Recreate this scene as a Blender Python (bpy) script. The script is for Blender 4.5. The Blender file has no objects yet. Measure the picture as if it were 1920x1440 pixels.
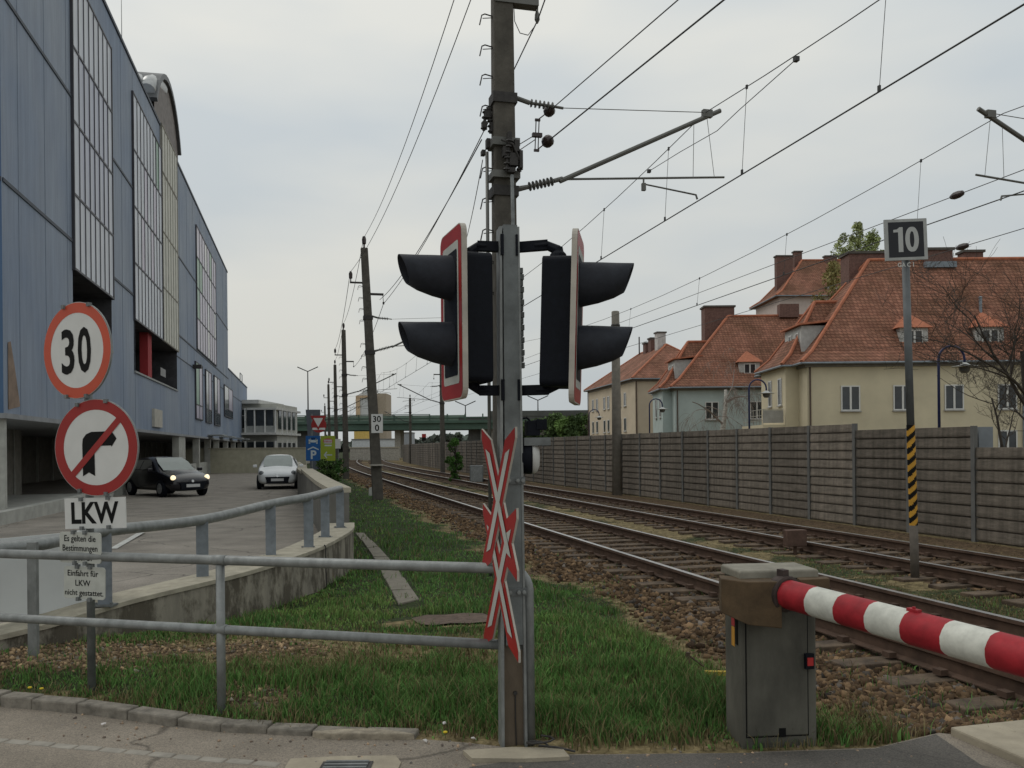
import bpy, bmesh, math, random
import numpy as np
from mathutils import Vector, Matrix, noise as mnoise
random.seed(7); rng = np.random.default_rng(11)
R = math.radians
scn = bpy.context.scene
COL = scn.collection
# ------------------------------------------------------------ camera
F = 1660.0; HY = 838.0; RHO = 0.010; CH = 1.7      # focal length and horizon in photo pixels, roll, eye height
CR, SR = math.cos(RHO), math.sin(RHO)
cam = bpy.data.cameras.new("camera"); camo = bpy.data.objects.new("camera", cam); COL.objects.link(camo)
cam.sensor_width = 36; cam.sensor_fit = 'HORIZONTAL'; cam.lens = F / 1920 * 36
cam.shift_y = (HY - 720) / 1920; cam.clip_start = 0.05; cam.clip_end = 5000
camo.matrix_world = Matrix.Translation((0, 0, CH)) @ Matrix.Rotation(R(90), 4, 'X') @ Matrix.Rotation(-RHO, 4, 'Z')
scn.camera = camo
# ------------------------------------------------------------ sky and sun (overcast)
SUN_EL, SUN_AZ = 48, -60          # azimuth measured from +Y towards +X
w = bpy.data.worlds.new("World"); scn.world = w; w.use_nodes = True
nt = w.node_tree; nt.nodes.clear()
def wn(t, **k):
    n = nt.nodes.new(t)
    for a, b in k.items(): setattr(n, a, b)
    return n
out = wn('ShaderNodeOutputWorld'); bg = wn('ShaderNodeBackground'); sky = wn('ShaderNodeTexSky', sky_type='NISHITA')
sky.sun_disc = False; sky.sun_elevation = R(SUN_EL); sky.sun_rotation = R(SUN_AZ); sky.air_density = 1.5; sky.dust_density = 4
tc = wn('ShaderNodeTexCoord'); mp = wn('ShaderNodeMapping'); mp.inputs['Scale'].default_value = (1.0, 1.0, 3.2)
nz = wn('ShaderNodeTexNoise'); nz.inputs['Scale'].default_value = 2.0; nz.inputs['Detail'].default_value = 4; nz.inputs['Roughness'].default_value = .45
rp = wn('ShaderNodeValToRGB'); rp.color_ramp.elements[0].position = .38; rp.color_ramp.elements[1].position = .63
rp.color_ramp.elements[0].color = (.49, .53, .55, 1); rp.color_ramp.elements[1].color = (.635, .635, .595, 1)
sx = wn('ShaderNodeSeparateXYZ'); mr = wn('ShaderNodeMapRange'); mr.inputs[1].default_value = 0.0; mr.inputs[2].default_value = .9
mr.inputs[3].default_value = 1.0; mr.inputs[4].default_value = 1.5
mul = wn('ShaderNodeVectorMath', operation='SCALE'); sc2 = wn('ShaderNodeVectorMath', operation='SCALE'); sc2.inputs['Scale'].default_value = .10
mx = wn('ShaderNodeMixRGB'); mx.inputs[0].default_value = .93
L = nt.links.new
L(tc.outputs['Generated'], mp.inputs[0]); L(mp.outputs[0], nz.inputs['Vector']); L(nz.outputs['Fac'], rp.inputs[0])
L(tc.outputs['Generated'], sx.inputs[0]); L(sx.outputs['Z'], mr.inputs[0]); L(rp.outputs[0], mul.inputs[0]); L(mr.outputs[0], mul.inputs['Scale'])
L(sky.outputs[0], sc2.inputs[0]); L(sc2.outputs[0], mx.inputs[1]); L(mul.outputs[0], mx.inputs[2]); L(mx.outputs[0], bg.inputs[0])
bg.inputs[1].default_value = 1.0
L(bg.outputs[0], out.inputs[0])
sl = bpy.data.lights.new("sun", 'SUN'); so = bpy.data.objects.new("sun", sl); COL.objects.link(so)
sl.energy = 0.6; sl.angle = R(25); sl.color = (1, .96, .9)
so.rotation_euler = (R(90 - SUN_EL), 0, R(-SUN_AZ) + math.pi)
_d = Vector((math.sin(R(SUN_AZ)) * math.cos(R(SUN_EL)), math.cos(R(SUN_AZ)) * math.cos(R(SUN_EL)), math.sin(R(SUN_EL))))
so.rotation_euler = _d.to_track_quat('Z', 'Y').to_euler()
scn.view_settings.view_transform = 'Standard'; scn.view_settings.look = 'None'; scn.view_settings.exposure = 0; scn.view_settings.gamma = 1
# ------------------------------------------------------------ survey helpers: photo pixel -> point in the place
def ray(px, py):
    u = (px - 960) / F; v = (HY - py) / F
    return (u * CR + v * SR, -u * SR + v * CR)
def P(px, py, Y):
    a, b = ray(px, py); return Vector((a * Y, Y, CH + b * Y))
def G(px, py, z=0.0):
    a, b = ray(px, py); Y = (z - CH) / b; return Vector((a * Y, Y, z))
VX = -0.2548
TL = math.hypot(VX, 1); T = Vector((VX / TL, 1 / TL, 0)); S = Vector((1 / TL, -VX / TL, 0)); UP = Vector((0, 0, 1))
def bend(t): return .00064 * max(0, t - 55) ** 2 if t < 200 else .00064 * 145 ** 2 + (t - 200) * .19
def TS(t, s, z=0.0):
    return T * t + S * (s + bend(t)) + UP * z
def ts(p):
    t = p.x * T.x + p.y * T.y; return t, p.x * S.x + p.y * S.y - bend(t)
def lerp(a, b, f): return a + (b - a) * f
def interp(x, xs, ys): return float(np.interp(x, xs, ys))
def sstep(a, b, x):
    f = np.clip((x - a) / (b - a), 0, 1); return f * f * (3 - 2 * f)
# ------------------------------------------------------------ materials
MATS = {}
def M(name, col, rough=.75, metal=0.0, var=.15, scale=3.0, bump=0.0, bscale=60.0, col2=None, fine=.5, spec=.35, stretch=(1, 1, 1), emit=None):
    if name in MATS: return MATS[name]
    m = bpy.data.materials.new(name); m.use_nodes = True; n = m.node_tree; b = n.nodes['Principled BSDF']
    b.inputs['Roughness'].default_value = rough; b.inputs['Metallic'].default_value = metal; b.inputs['Specular IOR Level'].default_value = spec
    c1 = [max(0, c * (1 - var)) for c in col]; c2 = col2 or [min(1, c * (1 + var)) for c in col]
    t = n.nodes.new('ShaderNodeTexCoord'); mpp = n.nodes.new('ShaderNodeMapping'); mpp.inputs['Scale'].default_value = stretch
    n.links.new(t.outputs['Object'], mpp.inputs[0])
    a = n.nodes.new('ShaderNodeTexNoise'); a.inputs['Scale'].default_value = scale; a.inputs['Detail'].default_value = 6; a.inputs['Roughness'].default_value = fine + .1
    r = n.nodes.new('ShaderNodeValToRGB'); r.color_ramp.elements[0].position = .32; r.color_ramp.elements[1].position = .68
    r.color_ramp.elements[0].color = (*c1, 1); r.color_ramp.elements[1].color = (*c2, 1)
    n.links.new(mpp.outputs[0], a.inputs['Vector']); n.links.new(a.outputs['Fac'], r.inputs[0]); n.links.new(r.outputs[0], b.inputs['Base Color'])
    if bump:
        k = n.nodes.new('ShaderNodeTexNoise'); k.inputs['Scale'].default_value = bscale; k.inputs['Detail'].default_value = 4
        bp = n.nodes.new('ShaderNodeBump'); bp.inputs['Strength'].default_value = bump; bp.inputs['Distance'].default_value = .01
        n.links.new(mpp.outputs[0], k.inputs['Vector']); n.links.new(k.outputs['Fac'], bp.inputs['Height']); n.links.new(bp.outputs[0], b.inputs['Normal'])
    if emit:
        b.inputs['Emission Color'].default_value = (*emit[0], 1); b.inputs['Emission Strength'].default_value = emit[1]
    MATS[name] = m; return m
def nodes(m): return m.node_tree.nodes, m.node_tree.links
# ------------------------------------------------------------ mesh builder
class MB:
    def __init__(s): s.v = []; s.f = []; s.mi = []; s.cur = 0
    def add(s, vs, fs, mi=None):
        o = len(s.v); s.v += [Vector(v) for v in vs]
        for f in fs: s.f.append([i + o for i in f]); s.mi.append(s.cur if mi is None else mi)
        return s
    def poly(s, *pts, mi=None): return s.add(pts, [list(range(len(pts)))], mi)
    def ob(s, o, a, b, c, mi=None):          # box from corner o and three edge vectors
        o, a, b, c = map(Vector, (o, a, b, c))
        if a.cross(b).dot(c) < 0: a, b = b, a
        vs = [o, o + a, o + a + b, o + b, o + c, o + a + c, o + a + b + c, o + b + c]
        return s.add(vs, [(3, 2, 1, 0), (4, 5, 6, 7), (0, 1, 5, 4), (1, 2, 6, 5), (2, 3, 7, 6), (3, 0, 4, 7)], mi)
    def bx(s, p, q, mi=None):
        p, q = Vector(p), Vector(q)
        lo = Vector([min(a, b) for a, b in zip(p, q)]); d = Vector([abs(a - b) for a, b in zip(p, q)])
        return s.ob(lo, (d.x, 0, 0), (0, d.y, 0), (0, 0, d.z), mi)
    def cb(s, c, ax, sz, mi=None):           # centred box, axes list, sizes
        a, b, cc = [Vector(x) * z for x, z in zip(ax, sz)]
        return s.ob(Vector(c) - (a + b + cc) / 2, a, b, cc, mi)
    def tube(s, pts, r, n=8, mi=None, caps=True):
        pts = [Vector(p) for p in pts]; k = len(pts); rs = r if isinstance(r, (list, tuple)) else [r] * k
        d0 = (pts[1] - pts[0]).normalized(); ref = UP if abs(d0.z) < .9 else Vector((1, 0, 0))
        x = d0.cross(ref).normalized(); vs = []
        for i, p in enumerate(pts):
            if i == 0: d = pts[1] - pts[0]
            elif i == k - 1: d = pts[-1] - pts[-2]
            else: d = (pts[i + 1] - p).normalized() + (p - pts[i - 1]).normalized()
            d.normalize(); x = (x - d * x.dot(d)).normalized(); y = d.cross(x)
            for j in range(n):
                a = 2 * math.pi * j / n; vs.append(p + (x * math.cos(a) + y * math.sin(a)) * rs[i])
        fs = []
        for i in range(k - 1):
            for j in range(n):
                fs.append((i * n + j, i * n + (j + 1) % n, (i + 1) * n + (j + 1) % n, (i + 1) * n + j))
        if caps: fs.append(tuple(range(n - 1, -1, -1))); fs.append(tuple((k - 1) * n + j for j in range(n)))
        return s.add(vs, fs, mi)
    def lathe(s, c, axis, prof, n=16, mi=None):   # profile list of (distance along axis, radius)
        c, ax = Vector(c), Vector(axis).normalized()
        return s.tube([c + ax * max(1e-5 * i, d) if False else c + ax * (d + 1e-5 * i) for i, (d, r) in enumerate(prof)], [r for d, r in prof], n, mi)
    def ext(s, poly, o, u, v, w, mi=None):   # 2-D polygon (in u,v) extruded along vector w
        o, u, v, w = map(Vector, (o, u, v, w)); n = len(poly)
        ar = sum(poly[i][0] * poly[(i + 1) % n][1] - poly[(i + 1) % n][0] * poly[i][1] for i in range(n))
        if (ar > 0) != (u.cross(v).dot(w) > 0): poly = poly[::-1]
        a = [o + u * x + v * y for x, y in poly]; vs = a + [p + w for p in a]
        fs = [tuple(range(n - 1, -1, -1)), tuple(range(n, 2 * n))] + [(i, (i + 1) % n, n + (i + 1) % n, n + i) for i in range(n)]
        return s.add(vs, fs, mi)
    def merge(s, other, mi=None):
        for f, m_ in zip(other.f, other.mi): pass
        o = len(s.v); s.v += other.v
        for f, m_ in zip(other.f, other.mi): s.f.append([i + o for i in f]); s.mi.append(m_ if mi is None else mi)
        return s
    def build(s, name, mats, parent=None, smooth=False, loc=None, bevel=0, tag=None):
        o0 = Vector((0, 0, 0)); q = parent
        while q: o0 = o0 + Vector(q.location); q = q.parent
        if parent and parent.get('_local'): o0 = Vector((0, 0, 0))
        if loc is not None: o0 = Vector(loc)
        me = bpy.data.meshes.new(name)
        me.from_pydata([tuple(v - o0) for v in s.v], [], s.f)
        for m_ in (mats if isinstance(mats, (list, tuple)) else [mats]): me.materials.append(m_)
        if any(s.mi): me.polygons.foreach_set('material_index', s.mi)
        if smooth: me.polygons.foreach_set('use_smooth', [len(f) == 4 for f in s.f])
        me.update()
        ob = bpy.data.objects.new(name, me); COL.objects.link(ob)
        if loc is not None and not parent: ob.location = loc
        if parent:
            ob.parent = parent
            if parent.get('_local'): ob['_local'] = 1
        if bevel:
            md = ob.modifiers.new('bevel', 'BEVEL'); md.width = bevel; md.segments = 2; md.limit_method = 'ANGLE'
        if tag: tagit(ob, *tag)
        return ob
def tagit(o, label=None, cat=None, group=None, kind=None):
    if label: o['label'] = label
    if cat: o['category'] = cat
    if group: o['group'] = group
    if kind: o['kind'] = kind
    return o
def thing(name, label, cat, loc=(0, 0, 0), group=None, rz=None):
    o = bpy.data.objects.new(name, None); COL.objects.link(o); o.location = loc; o.empty_display_size = .2
    if rz is not None: o.rotation_euler = (0, 0, rz); o['_local'] = 1
    return tagit(o, label, cat, group)
def struct(mb, name, mat, **k): return mb.build(name, mat, tag=(None, None, None, 'structure'), **k)
def text(mb, txt, o, u, v, h, wscale=1.0, bold=0.0, off=.002, mi=0, center=True, spacing=1.0, maxw=None):
    """letters as flat faces in plane (u right, v up), cap height h, starting at / centred on o"""
    cu = bpy.data.curves.new('t', 'FONT'); cu.body = txt; cu.size = 1; cu.offset = bold; cu.resolution_u = 3; cu.space_character = spacing
    ob = bpy.data.objects.new('t', cu); COL.objects.link(ob)
    dg = bpy.context.evaluated_depsgraph_get(); dg.update(); me = bpy.data.meshes.new_from_object(ob.evaluated_get(dg))
    xs = [p.co.x for p in me.vertices]; cap = .69
    x0, x1 = min(xs), max(xs); k = h / cap; kx = k * wscale
    if maxw: kx = min(kx, maxw / (x1 - x0))
    u, v = Vector(u).normalized(), Vector(v).normalized(); nrm = u.cross(v)
    dx = -(x0 + x1) / 2 if center else -x0
    vs = [Vector(o) + u * ((p.co.x + dx) * kx) + v * ((p.co.y) * k) + nrm * off for p in me.vertices]
    fs = []
    for p in me.polygons:
        idx = list(p.vertices)
        if p.normal.z < 0: idx = idx[::-1]
        fs.append(idx)
    mb.add(vs, fs, mi)
    bpy.data.objects.remove(ob); bpy.data.curves.remove(cu); bpy.data.meshes.remove(me)
    return mb
def ring(c, u, v, r, n=40): return [Vector(c) + Vector(u) * (math.cos(2 * math.pi * i / n) * r) + Vector(v) * (math.sin(2 * math.pi * i / n) * r) for i in range(n)]
def annulus(mb, c, u, v, r0, r1, off, mi, n=48):
    nn = Vector(u).cross(Vector(v)).normalized() * off; a = ring(Vector(c) + nn, u, v, r0, n); b = ring(Vector(c) + nn, u, v, r1, n)
    mb.add(a + b, [(i, n + i, n + (i + 1) % n, (i + 1) % n) for i in range(n)], mi)
def disc(mb, c, u, v, r, off, mi, n=48):
    nn = Vector(u).cross(Vector(v)).normalized() * off; mb.add(ring(Vector(c) + nn, u, v, r, n), [tuple(range(n))], mi)
def copy_tree(o, parent=None):
    c = o.copy(); COL.objects.link(c); c.parent = parent
    for ch in list(KIDS.get(o.name, [])) or [x for x in bpy.data.objects if x.parent == o]: copy_tree(ch, c)
    return c
KIDS = {}
# shared materials
galv = M('galvanised_steel', (.235, .245, .24), rough=.5, metal=.35, var=.22, scale=14, bump=.15, bscale=90, stretch=(1, 1, .6))
galv_d = M('weathered_steel', (.17, .18, .18), rough=.6, metal=.3, var=.3, scale=9, bump=.15)
concrete = M('concrete', (.33, .31, .27), rough=.9, var=.25, scale=4, bump=.4, bscale=50)
pole_c = M('dark_pole_concrete', (.085, .078, .066), rough=.9, var=.25, scale=6, bump=.3, bscale=40)
dark = M('dark_fittings', (.035, .032, .03), rough=.6, var=.3, scale=20)
wire_m = M('wire_metal', (.045, .045, .045), rough=.5, var=.1)
black_pl = M('black_housing', (.0055, .007, .0115), rough=.6, var=.2, scale=30, spec=.15, bump=.15, bscale=160)
white_p = M('white_sign_face', (.62, .62, .60), rough=.45, var=.04, scale=8)
red_p = M('red_sign_film', (.30, .022, .02), rough=.4, var=.07, scale=6)
black_p = M('black_sign_print', (.008, .008, .008), rough=.6, var=.1, spec=.12)
glass_d = M('dark_window_glass', (.03, .035, .04), rough=.08, var=.35, scale=1.3, spec=.6)
frame_w = M('white_window_frame', (.62, .62, .6), rough=.5, var=.06)
# ============================================================ GROUND
Z1, Z2 = .08, .06; S1, S2 = 5.68, 9.22          # rail tops and track centres
edge_px = [(0, 1325), (200, 1343), (410, 1372), (780, 1385), (870, 1392), (1070, 1414), (1400, 1410), (1640, 1402), (1760, 1374)]
edge = [G(a, b) for a, b in edge_px]
EX = [-40, -14, -6] + [p.x for p in edge] + [2.9, 4.5, 12, 60]
EY = [17, 9.2, 6.7] + [p.y for p in edge] + [5.0, 4.8, 4.6, 4.6]
def hnoise(x, y, sc, seed=0):
    """cheap smooth value noise, vectorised"""
    x = np.asarray(x, float) * sc; y = np.asarray(y, float) * sc; xi = np.floor(x); yi = np.floor(y); fx = x - xi; fy = y - yi
    fx = fx * fx * (3 - 2 * fx); fy = fy * fy * (3 - 2 * fy)
    def h(a, b):
        v = np.sin(a * 127.1 + b * 311.7 + seed * 74.7) * 43758.5453; return v - np.floor(v)
    return (h(xi, yi) * (1 - fx) + h(xi + 1, yi) * fx) * (1 - fy) + (h(xi, yi + 1) * (1 - fx) + h(xi + 1, yi + 1) * fx) * fy
def bend_np(t): return np.where(t < 200, .00064 * np.maximum(0, t - 55) ** 2, .00064 * 145 ** 2 + (t - 200) * .19)
def ts_np(x, y):
    t = x * T.x + y * T.y; return t, x * S.x + y * S.y - bend_np(t)
def zone(x, y):
    """0..1 gravel amount, 0..1 dry / bare earth amount"""
    t, s = ts_np(x, y); n = hnoise(x, y, 1.3, 3) * .6 + hnoise(x, y, 3.7, 5) * .4
    near = sstep(3.4, 4.1, s + (n - .5) * 1.1) * (1 - sstep(7.0, 7.5, s + (n - .5) * .5))
    far2 = sstep(8.0, 8.4, s + (n - .5) * .4) * (1 - sstep(10.3, 10.8, s + (n - .5) * .6))
    g = np.maximum(near, far2)
    g = np.maximum(g, sstep(11.2, 11.8, s) * (1 - sstep(12.7, 12.9, s)) * .7)
    pl = sstep(-2.2, -2.9, x + (n - .5) * 1.2) * (1 - sstep(7.0, 7.9, y)) * sstep(6.25, 6.5, y + (n - .5) * .3)          # loose stones by the ramp wall
    pm = (1 - sstep(.22, .5, np.hypot((x + 2.0) / 2.0, (y - 7.1)) + (n - .5) * .7)) + (1 - sstep(.2, .5, np.hypot((x + 1.65) / 1.5, (y - 5.78) / .7) + (n - .5) * .8))
    g = np.maximum(g, np.maximum(pl, pm * .8))
    dry = (1 - sstep(.25, .6, np.hypot((x + .75) / 1.5, (y - 8.4) / .8) + (n - .5) * .7))                                 # worn patch
    dry = np.maximum(dry, sstep(6.9, 7.3, s) * (1 - sstep(8.1, 8.5, s)) * (.35 + .9 * sstep(.35, .75, n)))
    dry = np.maximum(dry, sstep(3.0, 3.7, s + (n - .5)) * (1 - sstep(3.9, 4.3, s)) * .8)
    dry = np.maximum(dry, sstep(10.4, 11, s) * .8)
    eb = y - np.interp(x, EX, EY)
    dry = np.maximum(dry, (1 - sstep(.04, .42, eb + (n - .5) * .45)) * .9); dry = np.maximum(dry, (1 - sstep(.5, 1.1, np.hypot((x + 1.7) / 2.0, (y - 7.2) / 1.1) + (n - .5) * .6)) * .75)
    return np.clip(g, 0, 1), np.clip(dry, 0, 1)
def zg(x, y):
    x = np.asarray(x, float); y = np.asarray(y, float); t, s = ts_np(x, y)
    e = y - np.interp(x, EX, EY)
    lf = np.interp(x, [-3.4, -2, -.6, 0], [.14, .11, .05, .015])
    a = sstep(6.3, 7.8, y)
    z = lf * sstep(0, .7, e) * (1 - a) + np.interp(y, [7.5, 9, 12.6, 20], [.09, 0, -.05, -.08]) * a * np.where(x < 3, 1, 1)
    prof = np.interp(s, [2.6, 3.4, 4.1, 4.4, 6.95, 7.3, 7.8, 8.0, 10.4, 10.9, 12, 14], [0, -.13, -.11, -.125, -.125, -.15, -.15, -.14, -.14, -.2, -.2, -.25])
    w_ = sstep(2.6, 3.3, s) * sstep(4.2, 5.0, t)
    z = z * (1 - w_) + prof * w_
    z = z + (hnoise(x, y, 2.5, 1) - .5) * .03 * sstep(0, .4, e)
    z = np.where(e < -.02, -.05, z)
    return z
def lines(parts): 
    o = []
    for a, b, n in parts: o += list(np.linspace(a, b, n, endpoint=False))
    return np.array(o)
def np_mesh(name, V, Fc, mat, col=None, smooth=False, kind=None, label=None, cat=None, parent=None):
    me = bpy.data.meshes.new(name); n, k = Fc.shape
    me.vertices.add(len(V)); me.vertices.foreach_set('co', np.ascontiguousarray(V, np.float32).ravel())
    me.loops.add(n * k); me.loops.foreach_set('vertex_index', np.ascontiguousarray(Fc, np.int32).ravel())
    me.polygons.add(n); me.polygons.foreach_set('loop_start', np.arange(0, n * k, k, dtype=np.int32))
    me.update(calc_edges=True)
    if smooth: me.polygons.foreach_set('use_smooth', np.ones(n, bool))
    if col is not None:
        at = me.color_attributes.new('tint', 'FLOAT_COLOR', 'POINT'); c4 = np.ones((len(V), 4), np.float32); c4[:, :3] = col
        at.data.foreach_set('color', c4.ravel())
    me.materials.append(mat); ob = bpy.data.objects.new(name, me); COL.objects.link(ob); ob.parent = parent
    return tagit(ob, label, cat, None, kind)
gxs = lines([(-900, -200, 8), (-200, -40, 12), (-40, -10, 20), (-10, -5, 20), (-5, 9, 140), (9, 16, 35), (16, 40, 16), (40, 200, 12), (200, 901, 8)])
gys = lines([(-60, 2, 8), (2, 4.4, 6), (4.4, 12, 110), (12, 20, 60), (20, 40, 60), (40, 90, 50), (90, 250, 32), (250, 3000, 20)])
XX, YY = np.meshgrid(gxs, gys); ZZ = zg(XX, YY); g_, d_ = zone(XX, YY)
V = np.stack([XX, YY, ZZ], -1).reshape(-1, 3); nx, ny = len(gxs), len(gys)
idx = np.arange(nx * ny).reshape(ny, nx)
Fq = np.stack([idx[:-1, :-1], idx[:-1, 1:], idx[1:, 1:], idx[1:, :-1]], -1).reshape(-1, 4)
gm = M('ground_soil', (.034, .045, .02), rough=.95, var=.4, scale=6)
n_, l_ = nodes(gm); bs = n_['Principled BSDF']; bs.inputs['Specular IOR Level'].default_value = .1
def nn(n_, t, **k):
    q = n_.new(t)
    for a, b in k.items(): setattr(q, a, b)
    return q
base_link = bs.inputs['Base Color'].links[0].from_socket
geo = nn(n_, 'ShaderNodeNewGeometry'); at = nn(n_, 'ShaderNodeAttribute', attribute_name='tint'); se = nn(n_, 'ShaderNodeSeparateColor'); l_.new(at.outputs['Color'], se.inputs[0])
def noise_ramp(scale, c1, c2, detail=6, p1=.35, p2=.65):
    a = nn(n_, 'ShaderNodeTexNoise'); a.inputs['Scale'].default_value = scale; a.inputs['Detail'].default_value = detail; a.inputs['Roughness'].default_value = .65
    r = nn(n_, 'ShaderNodeValToRGB'); r.color_ramp.elements[0].color = (*c1, 1); r.color_ramp.elements[1].color = (*c2, 1); r.color_ramp.elements[0].position = p1; r.color_ramp.elements[1].position = p2
    l_.new(geo.outputs['Position'], a.inputs['Vector']); l_.new(a.outputs['Fac'], r.inputs[0]); return r.outputs[0], a.outputs['Fac']
dryc, dryf = noise_ramp(9, (.075, .06, .032), (.27, .215, .115))
vor = nn(n_, 'ShaderNodeTexVoronoi'); vor.inputs['Scale'].default_value = 22; l_.new(geo.outputs['Position'], vor.inputs['Vector'])
vr = nn(n_, 'ShaderNodeValToRGB'); vr.color_ramp.elements[0].color = (.03, .021, .014, 1); vr.color_ramp.elements[1].color = (.16, .11, .068, 1)
sc_ = nn(n_, 'ShaderNodeSeparateColor'); l_.new(vor.outputs['Color'], sc_.inputs[0]); l_.new(sc_.outputs[0], vr.inputs[0])
m1 = nn(n_, 'ShaderNodeMixRGB'); m2 = nn(n_, 'ShaderNodeMixRGB')
def sharpen(sock):
    fz = nn(n_, 'ShaderNodeTexNoise'); fz.inputs['Scale'].default_value = 14; fz.inputs['Detail'].default_value = 5; l_.new(geo.outputs['Position'], fz.inputs['Vector'])
    ad = nn(n_, 'ShaderNodeMath', operation='ADD'); l_.new(sock, ad.inputs[0]); l_.new(fz.outputs['Fac'], ad.inputs[1])
    mr_ = nn(n_, 'ShaderNodeMapRange'); mr_.inputs[1].default_value = .85; mr_.inputs[2].default_value = 1.15; l_.new(ad.outputs[0], mr_.inputs[0]); return mr_.outputs[0]
l_.new(sharpen(se.outputs[1]), m1.inputs[0]); l_.new(base_link, m1.inputs[1]); l_.new(dryc, m1.inputs[2])
l_.new(sharpen(se.outputs[0]), m2.inputs[0]); l_.new(m1.outputs[0], m2.inputs[1]); l_.new(vr.outputs[0], m2.inputs[2]); l_.new(m2.outputs[0], bs.inputs['Base Color'])
bp = nn(n_, 'ShaderNodeBump'); bp.inputs['Strength'].default_value = .8; bp.inputs['Distance'].default_value = .03; l_.new(vor.outputs['Distance'], bp.inputs['Height']); l_.new(bp.outputs[0], bs.inputs['Normal'])
ground = np_mesh('ground', V, Fq, gm, np.stack([g_, d_, g_ * 0], -1).reshape(-1, 3), smooth=True, kind='structure')

# ------------------------------------------------------------ foreground road, kerb, slabs
def asphalt(name, c, patch):
    m = M(name, c, rough=.9, var=.22, scale=1.2, bump=.5, bscale=130, spec=.25)
    n_, l_ = nodes(m); b = n_['Principled BSDF']; prev = b.inputs['Base Color'].links[0].from_socket
    t = n_.new('ShaderNodeTexCoord'); v = n_.new('ShaderNodeTexVoronoi'); v.inputs['Scale'].default_value = 150
    s_ = n_.new('ShaderNodeSeparateColor'); r = n_.new('ShaderNodeValToRGB'); r.color_ramp.elements[0].color = (.75, .75, .75, 1); r.color_ramp.elements[1].color = (1.3, 1.27, 1.22, 1)
    x = n_.new('ShaderNodeMixRGB'); x.blend_type = 'MULTIPLY'; x.inputs[0].default_value = 1
    l_.new(t.outputs['Object'], v.inputs['Vector']); l_.new(v.outputs['Color'], s_.inputs[0]); l_.new(s_.outputs[0], r.inputs[0]); l_.new(prev, x.inputs[1]); l_.new(r.outputs[0], x.inputs[2])
    # long irregular cracks and old seams
    v2 = n_.new('ShaderNodeTexVoronoi'); v2.feature = 'DISTANCE_TO_EDGE'; v2.inputs['Scale'].default_value = .33
    wn_ = n_.new('ShaderNodeTexNoise'); wn_.inputs['Scale'].default_value = 2.2; wn_.inputs['Detail'].default_value = 5
    ad = n_.new('ShaderNodeMixRGB'); ad.blend_type = 'ADD'; ad.inputs[0].default_value = .5; l_.new(t.outputs['Object'], wn_.inputs['Vector']); l_.new(t.outputs['Object'], ad.inputs[1]); l_.new(wn_.outputs['Color'], ad.inputs[2]); l_.new(ad.outputs[0], v2.inputs['Vector'])
    cr = n_.new('ShaderNodeValToRGB'); cr.color_ramp.elements[0].position = .002; cr.color_ramp.elements[1].position = .006; cr.color_ramp.elements[0].color = (.35, .35, .35, 1)
    x2 = n_.new('ShaderNodeMixRGB'); x2.blend_type = 'MULTIPLY'; x2.inputs[0].default_value = patch; l_.new(v2.outputs['Distance'], cr.inputs[0]); l_.new(x.outputs[0], x2.inputs[1]); l_.new(cr.outputs[0], x2.inputs[2]); l_.new(x2.outputs[0], b.inputs['Base Color'])
    return m
asph = asphalt('worn_asphalt', (.225, .198, .165), .8); asph2 = asphalt('ramp_asphalt', (.235, .215, .19), .9); asph3 = asphalt('newer_asphalt', (.105, .098, .09), .3)
mb = MB(); pts = [(x, y) for x, y in zip(EX, EY)]
for i in range(len(pts) - 1):
    a, b = pts[i], pts[i + 1]; mb.poly((a[0], -30, 0), (b[0], -30, 0), (b[0], b[1], 0), (a[0], a[1], 0))
struct(mb, 'road', asph)
# later repair strip of finer asphalt in front of the barrier
mb = MB(); e = [G(*q) for q in ((880, 1440), (960, 1427), (1070, 1417), (1400, 1413), (1640, 1405), (1755, 1378))]
for i in range(len(e) - 1): mb.poly((e[i].x, 3.6, .004), (e[i + 1].x, 3.6, .004), (e[i + 1].x, e[i + 1].y, .004), (e[i].x, e[i].y, .004))
struct(mb, 'road_repair', asph3)
kerb_m = M('kerb_granite', (.20, .18, .15), rough=.85, var=.4, scale=12, bump=.5, bscale=60)
mb = MB(); kp = [G(-160, 1312), G(0, 1325), G(60, 1330), G(145, 1337), G(240, 1350), G(330, 1363), G(412, 1374), G(500, 1377), G(585, 1380), G(680, 1384), G(780, 1387)]
for i in range(len(kp) - 1):
    a, b = kp[i], kp[i + 1]; d = (b - a); nrm = Vector((-d.y, d.x, 0)).normalized(); d2 = d * .985; h = lerp(.085, .03, i / 9) + random.uniform(-.006, .006)
    wd = .12 + random.uniform(-.01, .01); jit = nrm * random.uniform(-.008, .008)
    mb.ob(a + jit + Vector((0, 0, -.05)), d2, nrm * wd, (0, 0, h + .05))
o = struct(mb, 'kerb', kerb_m, bevel=.012)
mb = MB(); q = [G(585, 1366, .05), G(640, 1362, .05), G(700, 1361, .05), G(745, 1366, .05), G(778, 1371, .05), G(690, 1371, .05), G(600, 1370, .05)]
mb.ext([(p.x, p.y) for p in q], (0, 0, -.03), (1, 0, 0), (0, 1, 0), (0, 0, .068)); struct(mb, 'kerb_backing', M('broken_pale_concrete', (.30, .26, .20), rough=.95, var=.35, scale=14, bump=.6), bevel=.008)
slab_m = M('pale_slab_concrete', (.33, .29, .22), rough=.9, var=.18, scale=5, bump=.35, bscale=70)
mb = MB()                                   # concrete crossing slabs beside the near rail
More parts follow.
